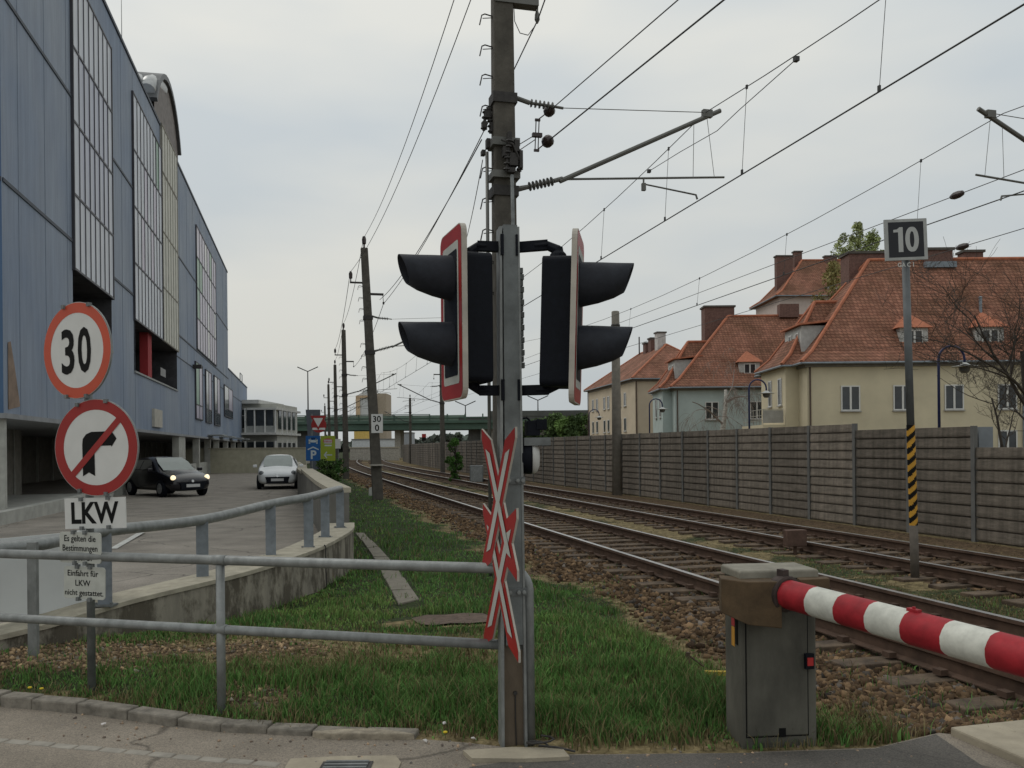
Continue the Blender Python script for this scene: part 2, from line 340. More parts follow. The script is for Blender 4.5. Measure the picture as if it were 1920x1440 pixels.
for (t0, t1, s0, s1) in ((2.3, 4.36, 3.72, 4.3), (2.3, 4.36, 4.32, 4.86), (.2, 2.28, 3.72, 4.3), (.2, 2.28, 4.32, 4.86), (2.3, 4.36, 5.05, 6.3), (.2, 2.28, 5.05, 6.3), (2.3, 4.36, 6.5, 8.4), (2.3, 4.36, 8.6, 9.85)):
    a = TS(t0, s0, -.04); mb.ob(a, T * (t1 - t0), S * (s1 - s0), UP * .09)
struct(mb, 'crossing_slabs', slab_m, bevel=.012)
mb = MB(); q = [G(868, 1408, .02), G(960, 1402, .02), G(1055, 1404, .02), G(1068, 1420, .02), G(985, 1424, .02), G(885, 1423, .02)]
mb.ext([(p.x, p.y) for p in q], (0, 0, -.06), (1, 0, 0), (0, 1, 0), (0, 0, .085)); struct(mb, 'post_footing', slab_m)
mb = MB(); q = [G(535, 1440), G(545, 1425), G(640, 1420), G(742, 1419), G(752, 1432), G(745, 1446), G(740, 1500), G(530, 1500)]
mb.ext([(p.x, p.y) for p in q], (0, 0, -.06), (1, 0, 0), (0, 1, 0), (0, 0, .068)); struct(mb, 'drain_surround', slab_m)
a = G(655, 1432); t_ = thing('storm_drain', 'grey slotted iron storm drain set in a pale concrete patch', 'drain', a)
mb = MB(); mb.bx((a.x - .14, a.y - .24, .0), (a.x + .13, a.y, .014)); mb.build('frame', dark, t_)
mb = MB()
for k in range(5): mb.bx((a.x - .12, a.y - .03 - k * .045, .0145), (a.x + .11, a.y - .01 - k * .045, .024))
mb.build('grate', galv_d, t_)
# gutter of flat setts parallel to the kerb
mb = MB(); u0 = G(-200, 1375); u1 = G(520, 1440); n = 16
for k in range(n):
    a = u0.lerp(u1, k / n); b = u0.lerp(u1, (k + .93) / n); d = b - a; nm = Vector((-d.y, d.x, 0)).normalized(); mb.ob(a + Vector((0, 0, -.03)) + nm * random.uniform(-.006, .006), d, nm * .07, (0, 0, .034 + random.uniform(0, .004)))
struct(mb, 'gutter_stones', M('gutter_stone', (.27, .25, .215), rough=.9, var=.2, scale=8), bevel=.01)
# worn slab path through the grass
mb = MB(); L_ = [(666, 995), (678, 1010), (689, 1025), (700, 1042), (711, 1062), (721, 1085), (734, 1110), (748, 1137)]; R_ = [(682, 995), (696, 1010), (709, 1022), (727, 1042), (744, 1062), (758, 1085), (773, 1108), (787, 1128)]
for i in range(len(L_) - 1):
    a, b, c, d = [G(*q, -.02) for q in (L_[i], R_[i], R_[i + 1], L_[i + 1])]; g2 = .04
    a, b, c, d = a.lerp(d, g2), b.lerp(c, g2), c.lerp(b, g2), d.lerp(a, g2)
    for q in (a, b, c, d): q.z = float(zg(q.x, q.y)) + .0
    zt = max(q.z for q in (a, b, c, d)) + .018; mb.ext([(q.x, q.y) for q in (a, b, c, d)], (0, 0, zt - .08), (1, 0, 0), (0, 1, 0), (0, 0, .08))
struct(mb, 'path', M('path_slab', (.17, .155, .125), rough=.9, var=.2, scale=9, bump=.3), bevel=.01)
mb = MB(); q = [G(a, b, -.01) for a, b in ((772, 1168), (800, 1160), (835, 1161), (870, 1157), (905, 1158), (925, 1168), (915, 1182), (880, 1186), (845, 1184), (812, 1189), (790, 1184), (780, 1176))]     # old tarmac patch in the grass
for p in q: p.z = float(zg(p.x, p.y)) + .02
mb.poly(*q); struct(mb, 'bare_patch', M('bare_brown_soil', (.105, .075, .058), rough=.95, var=.35, scale=12, bump=.5))

# ------------------------------------------------------------ ramp road on the left, its walls
wallp = [Vector((-8.2, 4.3, .08)), Vector((-5.6, 5.6, .14)), Vector((-4.08, 7.03, .25)), Vector((-3.42, 7.95, .37)), Vector((-2.75, 9.05, .45)), Vector((-2.42, 10.4, .49)), Vector((-2.33, 11.5, .51)), Vector((-2.36, 12.95, .52)), Vector((-2.52, 14.0, .53))]
def smooth_pts(ps, n=4):
    o = []
    for i in range(len(ps) - 1):
        p0, p1, p2, p3 = ps[max(0, i - 1)], ps[i], ps[i + 1], ps[min(len(ps) - 1, i + 2)]
        for k in range(n):
            f = k / n; o.append(.5 * ((2 * p1) + (p2 - p0) * f + (2 * p0 - 5 * p1 + 4 * p2 - p3) * f * f + (3 * p1 - p0 - 3 * p2 + p3) * f ** 3))
    return o + [ps[-1]]
wp = smooth_pts(wallp)
def offs(ps, d):
    o = []
    for i, p in enumerate(ps):
        q = ps[min(i + 1, len(ps) - 1)] - ps[max(i - 1, 0)]; o.append(p + Vector((-q.y, q.x, 0)).normalized() * d)
    return o
bk = offs(wp, .42)
stain = M('stained_concrete', (.30, .275, .225), rough=.9, var=.3, scale=2.2, bump=.4, bscale=40, stretch=(2.2, 2.2, .35), fine=.65, col2=(.34, .31, .25))
n_, l_ = nodes(stain); b = n_['Principled BSDF']; prev = b.inputs['Base Color'].links[0].from_socket
t = n_.new('ShaderNodeTexCoord'); mpp = n_.new('ShaderNodeMapping'); mpp.inputs['Scale'].default_value = (2.6, 2.6, 1.3); z_ = n_.new('ShaderNodeTexNoise'); z_.inputs['Scale'].default_value = 1.4; z_.inputs['Detail'].default_value = 8; z_.inputs['Roughness'].default_value = .7
r = n_.new('ShaderNodeValToRGB'); r.color_ramp.elements[0].position = .43; r.color_ramp.elements[1].position = .55; r.color_ramp.elements[0].color = (.2, .18, .15, 1); r.color_ramp.elements[1].color = (1, 1, 1, 1)
x = n_.new('ShaderNodeMixRGB'); x.blend_type = 'MULTIPLY'; x.inputs[0].default_value = .8
l_.new(t.outputs['Object'], mpp.inputs[0]); l_.new(mpp.outputs[0], z_.inputs['Vector']); l_.new(z_.outputs['Fac'], r.inputs[0]); l_.new(prev, x.inputs[1]); l_.new(r.outputs[0], x.inputs[2]); l_.new(x.outputs[0], b.inputs['Base Color'])
cop = M('coping_concrete', (.36, .33, .26), rough=.9, var=.2, scale=7, bump=.4)
rw = thing('ramp_wall', 'low stained concrete wall curving along the ramp under the plate railing', 'wall', wp[8])
mb = MB(); mc = MB()
for i in range(len(wp) - 1):
    a, b, c, d = wp[i], wp[i + 1], bk[i + 1], bk[i]
    mb.add([(a.x, a.y, -.5), (b.x, b.y, -.5), b - UP * .012, a - UP * .012], [(0, 1, 2, 3)]); mb.add([(d.x, d.y, -.5), (c.x, c.y, -.5), c - UP * .012, d - UP * .012], [(3, 2, 1, 0)])
    a2, b2 = a.lerp(d, -.04), b.lerp(c, -.04)
    vs = [a2 - UP * .04, b2 - UP * .04, c - UP * .04, d - UP * .04, a2, b2, c, d]
    mc.add(vs, [(4, 5, 6, 7), (0, 1, 5, 4), (3, 2, 6, 7)])
a, d = wp[-1], bk[-1]; mb.add([(a.x, a.y, -.5), (d.x, d.y, -.5), d - UP * .012, a - UP * .012], [(0, 1, 2, 3)])
mb.build('wall_face', stain, rw); mc.build('coping', cop, rw)
# cable running down the wall face
p = [wp[22] + UP * .0, wp[22] + Vector((.02, -.01, -.02)), wp[22] + Vector((.022, -.02, -.3)), wp[22] + Vector((.03, -.03, -.5))]
MB().tube([q + Vector((.02, 0, .01)) for q in p], .008, 6).build('drain_cable', dark, rw)
bw = thing('boundary_wall', 'taller plain concrete wall with pale coping, receding beside the grass strip', 'wall', (-2.37, 13, 0))
fw = [Vector((-2.60, 14.1, 1.08)), Vector((-3.5, 17.3, 1.08)), Vector((-5.0, 22.9, 1.08)), Vector((-6.35, 28, 1.08)), Vector((-7.7, 33, 1.0)), Vector((-10.5, 45, .9)), Vector((-14.9, 62, .8))]
bf = offs(fw, .3); mb = MB(); mc = MB()
for i in range(len(fw) - 1):
    a, b, c, d = fw[i], fw[i + 1], bf[i + 1], bf[i]
    mb.ext([(a.x, a.y), (b.x, b.y), (c.x, c.y), (d.x, d.y)], (0, 0, -.5), (1, 0, 0), (0, 1, 0), (0, 0, .5 + min(a.z, b.z) - .08))
    cc = (a + b + c + d) / 4; e = [q + (q - cc).normalized() * .0 for q in (a, b, c, d)]; e = [a.lerp(d, -.1), b.lerp(c, -.1), c.lerp(b, -.1), d.lerp(a, -.1)]
    mc.ext([(q.x, q.y) for q in e], (0, 0, min(a.z, b.z) - .08), (1, 0, 0), (0, 1, 0), (0, 0, .08))
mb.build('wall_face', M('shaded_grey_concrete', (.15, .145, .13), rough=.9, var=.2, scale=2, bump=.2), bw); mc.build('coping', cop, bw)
# ramp road surface
bx_, by_ = -7.0, -.2307
mb = MB(); rr = [q for q in bk if q.y > 5.5] + bf
Y_ = [q.y for q in rr]; prevy = None
ys = sorted(set([5.6, 6.4, 7, 8, 9, 10.5, 12, 13] + [15, 18, 22, 28, 33, 40, 50, 62, 80, 110, 140]))
def rz(y): return interp(y, [5, 7, 10, 15, 30, 140], [.06, .1, .13, .12, .0, 0.0])
def rx(y): return interp(y, [q.y for q in rr], [q.x for q in rr]) if y < 62 else -15.2 - (y - 62) * .2307
for a, b in zip(ys[:-1], ys[1:]): mb.poly((-60 if a > 5 else -30, a, rz(a)), (rx(a), a, rz(a)), (rx(b), b, rz(b)), (-60, b, rz(b)))
struct(mb, 'ramp_road', asph2)
# white line on the ramp
lm = M('worn_road_paint', (.5, .5, .47), rough=.8, var=.2, scale=10)
mb = MB(); p, q = G(212, 1030, .12), G(268, 998, .12); d = (q - p).normalized(); nm = Vector((-d.y, d.x, 0)) * .06
mb.poly(p - nm + UP * .012, p + nm + UP * .012, q + nm + UP * .016, q - nm + UP * .016)
struct(mb, 'road_marking', lm)
# plate railing on the ramp wall
pr = thing('plate_railing', 'curved grey railing of one thick tube on broad flat plates along the ramp wall', 'railing', (-3.1, 8.9, .4))
blu = M('grey_steel_plate', (.20, .225, .25), rough=.5, metal=.2, var=.18, scale=12)
prp = [(197, 1135, .35, 1.0, 7.9), (380, 1087, .40, 1.0, 8.9), (508, 1045, .455, 1.07, 10.1), (579, 1028, .485, 1.11, 10.9), (610, 1008, .505, 1.11, 11.8), (638, 990, .515, 1.1, 13.0)]
tp = [Vector((-8.5, 4.9, .8)), Vector((-5.6, 6.0, .88)), P(0, 1029, 6.95), P(120, 1012, 7.5)]
for (a, b, zb, zt, _) in prp:
    q = G(a, b, zb); tp.append(Vector((q.x, q.y, zt)))
    dd = Vector((.05, 0, 0)); yy = Vector((0, .012, 0))
    k = len(tp) - 1; tan = (tp[k] - tp[k - 1]); tan.z = 0; tan.normalize(); nr = Vector((-tan.y, tan.x, 0))
    mb = MB(); mb.cb((q.x, q.y, (zb + zt) / 2 - .02), (Vector((1, .25, 0)).normalized(), Vector((-.25, 1, 0)).normalized(), UP), (.115, .03, zt - zb), ); mb.build('plate_post', blu, pr)
    mb = MB(); mb.bx((q.x - .09, q.y - .06, zb - .005), (q.x + .09, q.y + .06, zb + .012)); 
    for sx in (-.07, .07): mb.lathe((q.x + sx, q.y - .03, zb + .01), UP, [(0, .014), (.02, .014), (.021, 0.001)], 6)
    mb.build('base_plate', galv_d, pr)
sp = smooth_pts(tp, 5); MB().tube(sp, .052, 12).build('top_tube', galv, pr, smooth=True)
for px_, py_, zb in ((-60, 1190, .2),):
    pass
# white board fixed inside the railing
wb = thing('white_board', 'blank off-white board standing behind the railings at the left edge', 'board', (-4.3, 7.5, .2))
a = P(-330, 1090, 6.35); b = P(196, 990, 8.15); mb = MB(); a.z = .97; b.z = .98
mb.ob((a.x, a.y, .30), (b.x - a.x, b.y - a.y, 0), (.004, -.012, 0), (0, 0, .68)); mb.build('panel', M('white_board_paint', (.62, .64, .64), rough=.5, var=.04), wb)
q = P(62, 1100, 6.85); mb = MB(); mb.bx((q.x - .035, q.y - .02, .1), (q.x + .035, q.y + .02, 1.0)); mb.build('stake', galv, wb)
# front pedestrian railing
fr = thing('tube_railing', 'galvanised pedestrian railing with two round rails, ending in a bend at the signal post', 'railing', (-1.86, 5.62, .1))
A = Vector((.085, 5.06, 0)); Bp = Vector((-1.86, 5.62, 0)); dr = (Bp - A).normalized(); E = A + dr * 6.2
top = [E + UP * 1.0, A + dr * .12 + UP * 1.0]
for k in range(1, 7):
    an = k / 6 * math.pi / 2; top.append(A + dr * (.12 - .12 * math.sin(an)) + UP * (.88 + .12 * math.cos(an)))
top.append(A + UP * 0.0); MB().tube(top, .031, 14).build('top_rail', galv, fr, smooth=True)
MB().tube([E + UP * .56, A + UP * .56], .029, 14).build('middle_rail', galv, fr, smooth=True)
for d in ((Bp - A).length, (Bp - A).length * 2.05):
    p = A + dr * d; mb = MB(); mb.tube([p - UP * .1, p + UP * .97], .028, 12)
    for z in (.56, 1.0): mb.tube([p + dr * -.045 + UP * z, p + dr * .045 + UP * z], .0335, 14)
    mb.build('post', galv, fr, smooth=True)

# ============================================================ TRACKS
rust = M('rail_rust', (.085, .052, .036), rough=.85, var=.3, scale=6, bump=.2)
head = M('rail_head', (.42, .41, .40), rough=.32, metal=.85, var=.12, scale=3)
slp = M('sleeper_wood', (.07, .05, .037), rough=.95, var=.4, scale=5, bump=.6, bscale=30, col2=(.15, .108, .072))
def track(label, sc, zt, tm):
    tr = thing('railway_track', label, 'railway track', TS(10, sc, zt - .17))
    tt = list(np.linspace(-14, 50, 17)) + list(np.linspace(56, 230, 30))
    prof = [(-.035, 0), (.035, 0), (.037, -.035), (.009, -.05), (.009, -.135), (.065, -.15), (.065, -.16), (-.065, -.16), (-.065, -.15), (-.009, -.135), (-.009, -.05), (-.037, -.035)]
    for sd in (-.7525, .7525):
        mb = MB(); vs = []
        for t in tt: vs += [TS(t, sc + sd + a, zt + b) for a, b in prof]
        n = len(prof)
        for i in range(len(tt) - 1):
            for j in range(n):
                mb.f.append([i * n + j, i * n + (j + 1) % n, (i + 1) * n + (j + 1) % n, (i + 1) * n + j]); mb.mi.append(1 if j == 0 else 0)
        mb.v = vs; mb.build('rail', [rust, head], tr)
    rest = MB(); clips = MB(); k = 0; t = tm
    while t < 190:
        jt = random.uniform(-.02, .02); zz = zt - .16 + random.uniform(-.012, .004); hw = .125 + random.uniform(-.01, .01); hl = 1.3 + random.uniform(-.04, .04)
        c = TS(t + jt, sc + random.uniform(-.03, .03), zz - .07); d = (TS(t + .1, sc) - TS(t - .1, sc)).normalized(); e = Vector((d.y, -d.x, 0)); e = (e + d * random.uniform(-.02, .02)).normalized()
        mb = MB() if k < 100 else rest; mb.cb(c, (d, e, UP), (2 * hw, 2 * hl, .14))
        if k < 100: mb.build('sleeper', slp, tr, bevel=.012 if k < 25 else 0)
        if k < 60:
            for sd in (-.7525, .7525):
                for q in (-.1, .1): clips.cb(TS(t + jt, sc + sd + q, zt - .13), (d, e, UP), (.09, .07, .045))
        t += .62; k += 1
    rest.build('far_sleepers', slp, tr, tag=(None, None, None, 'stuff')); clips.build('rail_fastenings', rust, tr, tag=(None, None, None, 'stuff'))
track('nearer railway track, bright rail heads on brown sleepers, passing behind the barrier', S1, Z1, 4.5)
track('farther railway track, darker rails close to the timber-look noise wall', S2, Z2, 4.6)
# ballast stones
def rocks(name, pts, size, cols, label=None, cat=None):
    ph = (1 + 5 ** .5) / 2; ico = np.array([(-1, ph, 0), (1, ph, 0), (-1, -ph, 0), (1, -ph, 0), (0, -1, ph), (0, 1, ph), (0, -1, -ph), (0, 1, -ph), (ph, 0, -1), (ph, 0, 1), (-ph, 0, -1), (-ph, 0, 1)]) / 1.9
    fc = np.array([(0, 11, 5), (0, 5, 1), (0, 1, 7), (0, 7, 10), (0, 10, 11), (1, 5, 9), (5, 11, 4), (11, 10, 2), (10, 7, 6), (7, 1, 8), (3, 9, 4), (3, 4, 2), (3, 2, 6), (3, 6, 8), (3, 8, 9), (4, 9, 5), (2, 4, 11), (6, 2, 10), (8, 6, 7), (9, 8, 1)])
    n = len(pts); a = rng.uniform(0, 6.28, n); b = rng.uniform(-.5, .5, n)
    v = ico[None] * (1 + rng.uniform(-.5, .4, (n, 12, 1))) * (size[:, None, None] * rng.uniform(.5, 1.3, (n, 1, 3)))
    ca, sa = np.cos(a)[:, None], np.sin(a)[:, None]; x = v[..., 0] * ca - v[..., 1] * sa; y = v[..., 0] * sa + v[..., 1] * ca
    cb, sb = np.cos(b)[:, None], np.sin(b)[:, None]; z = v[..., 2] * cb - y * sb; y = y * cb + v[..., 2] * sb
    vv = np.stack([x, y, z], -1) + pts[:, None]; ff = fc[None] + (np.arange(n) * 12)[:, None, None]
    m = M('ballast_stone', (1, 1, 1), rough=.95, spec=.15); nn_, ll_ = nodes(m); at = nn_.new('ShaderNodeAttribute'); at.attribute_name = 'tint'; ll_.new(at.outputs['Color'], nn_['Principled BSDF'].inputs['Base Color'])
    return np_mesh(name, vv.reshape(-1, 3), ff.reshape(-1, 3), m, np.repeat(cols, 12, 0), kind='stuff', label=label, cat=cat)
def stone_cols(n, br=1.0):
    v = rng.beta(1.3, 3.6, n)[:, None]; c = np.array([.038, .024, .015]) * (1 - v) + np.array([.33, .215, .12]) * v; g = rng.random(n) < .10; c[g] = c[g].mean(1, keepdims=True) * np.array([1.08, .93, .8]); return c * br
n = 90000; t = 4.5 + 60 * rng.random(n) ** 1.9; s = np.where(rng.random(n) < .62, rng.uniform(3.5, 7.25, n), rng.uniform(8.1, 10.5, n))
x = T.x * t + S.x * s; y = T.y * t + S.y * s; g, _ = zone(x, y); keep = rng.random(n) < g * 1.1
ph = ((t - 4.5 + .31) % .62) - .31; on_slp = (abs(ph) < .15) & ((abs(s - S1) < 1.35) | (abs(s - S2) < 1.35)) & (rng.random(n) < .93); ins1 = on_slp
keep &= ~((abs(abs(s - S1) - .7525) < .09) | (abs(abs(s - S2) - .7525) < .09)) & ~ins1
x, y, t, s = x[keep], y[keep], t[keep], s[keep]; sz = rng.uniform(.015, .040, len(x)) * (1 + t * .012)
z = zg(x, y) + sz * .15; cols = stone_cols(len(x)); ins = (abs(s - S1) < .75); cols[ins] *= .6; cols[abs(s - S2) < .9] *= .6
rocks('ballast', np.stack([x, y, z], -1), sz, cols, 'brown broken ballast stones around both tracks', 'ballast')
n = 16000; x = rng.uniform(-5, -.3, n); y = rng.uniform(5.2, 8, n); g, _ = zone(x, y); k = (rng.random(n) < g) & (y > np.interp(x, EX, EY) + .14); x, y = x[k], y[k]; sz = rng.uniform(.004, .020, len(x))
rocks('loose_gravel', np.stack([x, y, zg(x, y) + sz * .2], -1), sz, stone_cols(len(x), 1.5) * np.array([1, 1.05, 1.1]) + np.array([.06, .05, .03]), 'pale loose gravel in the verge by the ramp wall', 'gravel')
n = 260; x = rng.uniform(-3, 2.2, n); y = np.interp(x, EX, EY) + rng.normal(-.12, .22, n); sz = rng.uniform(.004, .011, n)
rocks('road_grit', np.stack([x, y, np.maximum(zg(x, y), 0) + sz * .3], -1), sz, stone_cols(n, 1.6) + .08, 'small grit and crumbs along the road edge', 'grit')
# ------------------------------------------------------------ grass blades
def in_ramp(x, y):
    return (x < np.interp(y, [q.y for q in wp] + [13.5, 28, 60], [q.x for q in wp] + [-2.5, -6.4, -14.7]) + .03) & (y > 4)
def blades(name, n, hmin, hmax, wmul, ymax, label, dryf=0., exp=1.0, pxr=(-150, 2070), cut=None):
    py = 846 + (1475 - 846) * rng.random(n) ** exp; px = rng.uniform(*pxr, n)
    u = (px - 960) / F; v = (HY - py) / F; X = u * CR + v * SR; Z = -u * SR + v * CR; Y = -CH / Z; x = X * Y; y = Y * 1.0
    k = (y < ymax) & (y > np.interp(x, EX, EY) + .02) & ~in_ramp(x, y); x, y = x[k], y[k]
    g, d = zone(x, y); t, s = ts_np(x, y); cl = hnoise(x, y, .9, 9) * .55 + hnoise(x, y, 4, 2) * .45
    dens = (1 - g) ** 1.5 * (1 - .8 * d) + .03; dens = dens * (.45 + .9 * cl)
    slabk = np.zeros(len(x), bool)
    k = (rng.random(len(x)) < dens) & (s < 12.8)
    # keep the slab path and patches clear
    pth = np.array([[G(a, b).x, G(a, b).y] for a, b in ((676, 995), (690, 1012), (706, 1030), (718, 1048), (738, 1078), (752, 1100), (768, 1134))])
    dd = np.min(np.hypot(x[:, None] - np.interp(np.linspace(0, 6, 25), range(7), pth[:, 0])[None], y[:, None] - np.interp(np.linspace(0, 6, 25), range(7), pth[:, 1])[None]), 1)
    k &= ~((dd < .2) & (rng.random(len(x)) < .93))
    k &= ~((np.hypot((x + .62) / .72, (y - 8.5) / .5) < 1) & (rng.random(len(x)) < .93)); k &= ~((d > .8) & (rng.random(len(x)) < .6))
    fo = G(960, 1410); k &= ~((abs(x - fo.x) < .3) & (y < 5.12))
    x, y, s, d, cl = x[k], y[k], s[k], d[k], cl[k]; n = len(x)
    tall = sstep(.25, .9, hnoise(x, y, 2.6, 21) * .6 + hnoise(x, y, 6.5, 22) * .5); frn = 1 + .5 * (1 - sstep(6.0, 7.2, y)) * sstep(-2.4, -1.5, x); h = (hmin + (hmax - hmin) * tall * rng.uniform(.4, 1.25, n)) * frn * np.where(s > 6.8, .6, 1) * (1 - .35 * d)
    tuft = np.exp(-(((x - 2.0) / .35) ** 2 + ((y - 5.25) / .3) ** 2)); h = h * (1 + 1.2 * tuft)
    wd = (.0022 + .0022 * rng.random(n)) * wmul * (1 + .12 * np.maximum(y - 6, 0)); an = rng.uniform(0, 6.28, n); ln = h * rng.uniform(.1, .75, n); an2 = rng.uniform(0, 6.28, n)
    z = zg(x, y) - .005; P0 = np.stack([x, y, z], -1); W = np.stack([np.cos(an) * wd, np.sin(an) * wd, 0 * wd], -1); Lv = np.stack([np.cos(an2) * ln, np.sin(an2) * ln, 0 * ln], -1); Hh = np.stack([0 * h, 0 * h, h], -1)
    m1 = P0 + Lv * .3 + Hh * .6; tp = P0 + Lv + Hh * .95
    V = np.stack([P0 - W, P0 + W, m1 + W * .7, m1 - W * .7, tp], 1).reshape(-1, 3); o = np.arange(n)[:, None] * 5
    Fa = np.concatenate([o + np.array([[0, 1, 2]]), o + np.array([[0, 2, 3]]), o + np.array([[3, 2, 4]])])
    r = rng.random(n)[:, None]; c = np.array([.058, .140, .034]) * (1 - r) + np.array([.15, .28, .075]) * r
    c = c * (.75 + .6 * cl[:, None]) * (1.12 - .3 * tall[:, None]); yl = sstep(.5, .8, hnoise(x, y, .7, 33) * .6 + hnoise(x, y, 2.3, 34) * .4)[:, None] * sstep(5.8, 8.0, y)[:, None]; c = c * (1 - yl) + (c * np.array([1.6, 1.25, 1.2]) + .01) * yl
    dk = (rng.random(n) < (.10 + .75 * d + np.where(s > 6.8, .45, 0) + dryf)); c[dk] = np.array([.21, .17, .085]) * rng.uniform(.5, 1.2, (dk.sum(), 1))
    m = M('grass_blade', (1, 1, 1), rough=.7, spec=.15); nn_, ll_ = nodes(m); at = nn_.new('ShaderNodeAttribute'); at.attribute_name = 'tint'; ll_.new(at.outputs['Color'], nn_['Principled BSDF'].inputs['Base Color'])
    return np_mesh(name, V, Fa, m, np.repeat(c, 5, 0), kind='stuff', label=label, cat='grass')
blades('grass', 360000, .028, .112, 1.0, 60, 'green grass with tufts covering the verge and strips beside the tracks')
blades('weeds', 26000, .02, .06, 4.2, 14, 'broad leaved weeds among the verge grass', exp=.6)
blades('dead_stalks', 22000, .05, .16, .8, 20, 'dry straw coloured stalks among the verge grass', dryf=.95, exp=.7)
# litter and dandelions on the verge
lit = [(195, 1360, 'white crumpled paper scrap on the road at the left kerb'), (833, 1358, 'white paper scrap in the grass left of the signal post'), (888, 1387, 'pinkish white scrap at the road edge by the signal post'), (798, 1391, 'pale flat scrap on the asphalt edge')]
for k, (a, b, lb) in enumerate(lit):
    p = G(a, b, .03 if k == 1 else .006); mb = MB(); r = .016
    vs = [p + Vector((math.cos(i * 1.05) * r * random.uniform(.6, 1.3), math.sin(i * 1.05) * r * random.uniform(.5, 1), random.uniform(0, .012))) for i in range(6)]; vs2 = [q + UP * .004 for q in vs]
    mb.add(vs + vs2 + [p + UP * .018], [(i, (i + 1) % 6, 6 + (i + 1) % 6, 6 + i) for i in range(6)] + [(6 + i, 6 + (i + 1) % 6, 12) for i in range(6)] + [tuple(range(5, -1, -1))]); mb.build('paper_scrap', M('paper', (.6, .57, .55), var=.1), loc=p, tag=(lb, 'litter', 'scraps of litter along the road edge'))
for k, (a, b, lb) in enumerate([(56, 1291, 'yellow dandelion at the far left of the verge'), (78, 1293, 'smaller yellow dandelion beside the leftmost one'), (835, 1375, 'yellow dandelion in the grass near the signal post')]):
    p = G(a, b, .1 if k < 2 else .03); t_ = thing('dandelion', lb, 'flower', (p.x, p.y, p.z - .05), 'dandelions in the verge')
    mb = MB(); mb.lathe(p, UP, [(0, .004), (.006, .014), (.012, .012), (.014, .001)], 10); mb.build('flower_head', M('dandelion_yellow', (.6, .45, .02), rough=.7), t_)
    MB().tube([p - UP * .07, p], .002, 5).build('stem', M('stem_green', (.06, .1, .03)), t_)

# ============================================================ NOISE WALL
nwm = M('noise_wall_board', (.155, .14, .115), rough=.95, var=.3, scale=2.5, bump=.8, bscale=14, stretch=(1, 1, 5), fine=.7, col2=(.215, .19, .16))
n_, l_ = nodes(nwm); b = n_['Principled BSDF']; prev = b.inputs['Base Color'].links[0].from_socket
t = n_.new('ShaderNodeTexCoord'); mpp = n_.new('ShaderNodeMapping'); mpp.inputs['Scale'].default_value = (9, 9, .6); z_ = n_.new('ShaderNodeTexNoise'); z_.inputs['Scale'].default_value = 1; z_.inputs['Detail'].default_value = 5
r = n_.new('ShaderNodeValToRGB'); r.color_ramp.elements[0].position = .35; r.color_ramp.elements[1].position = .65; r.color_ramp.elements[0].color = (.72, .7, .68, 1); r.color_ramp.elements[1].color = (1.15, 1.1, 1.08, 1)
x = n_.new('ShaderNodeMixRGB'); x.blend_type = 'MULTIPLY'; x.inputs[0].default_value = 1; oi = n_.new('ShaderNodeObjectInfo'); x2 = n_.new('ShaderNodeMixRGB'); x2.blend_type = 'MULTIPLY'; x2.inputs[0].default_value = 1
mrr = n_.new('ShaderNodeMapRange'); mrr.inputs[3].default_value = .76; mrr.inputs[4].default_value = 1.2
l_.new(t.outputs['Object'], mpp.inputs[0]); l_.new(mpp.outputs[0], z_.inputs['Vector']); l_.new(z_.outputs['Fac'], r.inputs[0]); l_.new(prev, x.inputs[1]); l_.new(r.outputs[0], x.inputs[2])
l_.new(oi.outputs['Random'], mrr.inputs[0]); l_.new(x.outputs[0], x2.inputs[1]); l_.new(mrr.outputs[0], x2.inputs[2]); l_.new(x2.outputs[0], b.inputs['Base Color'])
nw = thing('noise_wall', 'long brown-grey noise wall of ribbed boards between posts, behind the farther track', 'wall', TS(17.98, 12.95, -.2))
postm = M('wall_post_steel', (.14, .14, .135), rough=.7, metal=.2, var=.15)
SW = 12.95; DT = 1.86
for k in range(-5, 62):
    t0 = 14.44 + DT * k; t1 = t0 + DT; zt = 2.16 if k >= 2 else (2.01 if k >= 0 else 1.6); zb = -.22
    a, b = TS(t0, SW), TS(t1, SW); d = (b - a).normalized(); e = Vector((d.y, -d.x, 0)); a = a + d * .045; ln = (b - a).length - .045
    mb = MB(); nr = int(round((zt - zb) / .217)); rh = (zt - zb) / nr; j = random.uniform(-.004, .004)
    for r_ in range(nr):
        z0 = zb + r_ * rh
        pf = [(0.05, 0), (.02, .0), (.02, .02), (-.026, .03), (-.032, .06), (-.02, rh - .002), (.02, rh), (.05, rh)]
        mb.ext([(x_ + j, z_) for x_, z_ in pf], a + UP * (z0 + .0005), e, UP, d * ln)
    mb.build('panel', nwm, nw)
    c = TS(t0, SW); mb = MB(); zp = max(zt, 2.16 if k - 1 >= 2 else (2.01 if k > 0 else 1.6)) + .01
    mb.cb(c + e * -.05 + UP * (zp + zb - .1) / 2, (d, e, UP), (.1, .012, zp - zb + .1)); mb.cb(c + e * .01 + UP * (zp + zb - .1) / 2, (d, e, UP), (.012, .108, zp - zb + .1)); mb.build('post', postm, nw)
c = TS(14.44 - .1, SW + .1); mb = MB(); mb.bx((c.x, c.y + .15, -.2), (c.x + .28, c.y + .4, 2.0)); mb.build('end_pillar', M('pillar_blue_grey', (.2, .22, .24), var=.12), nw)
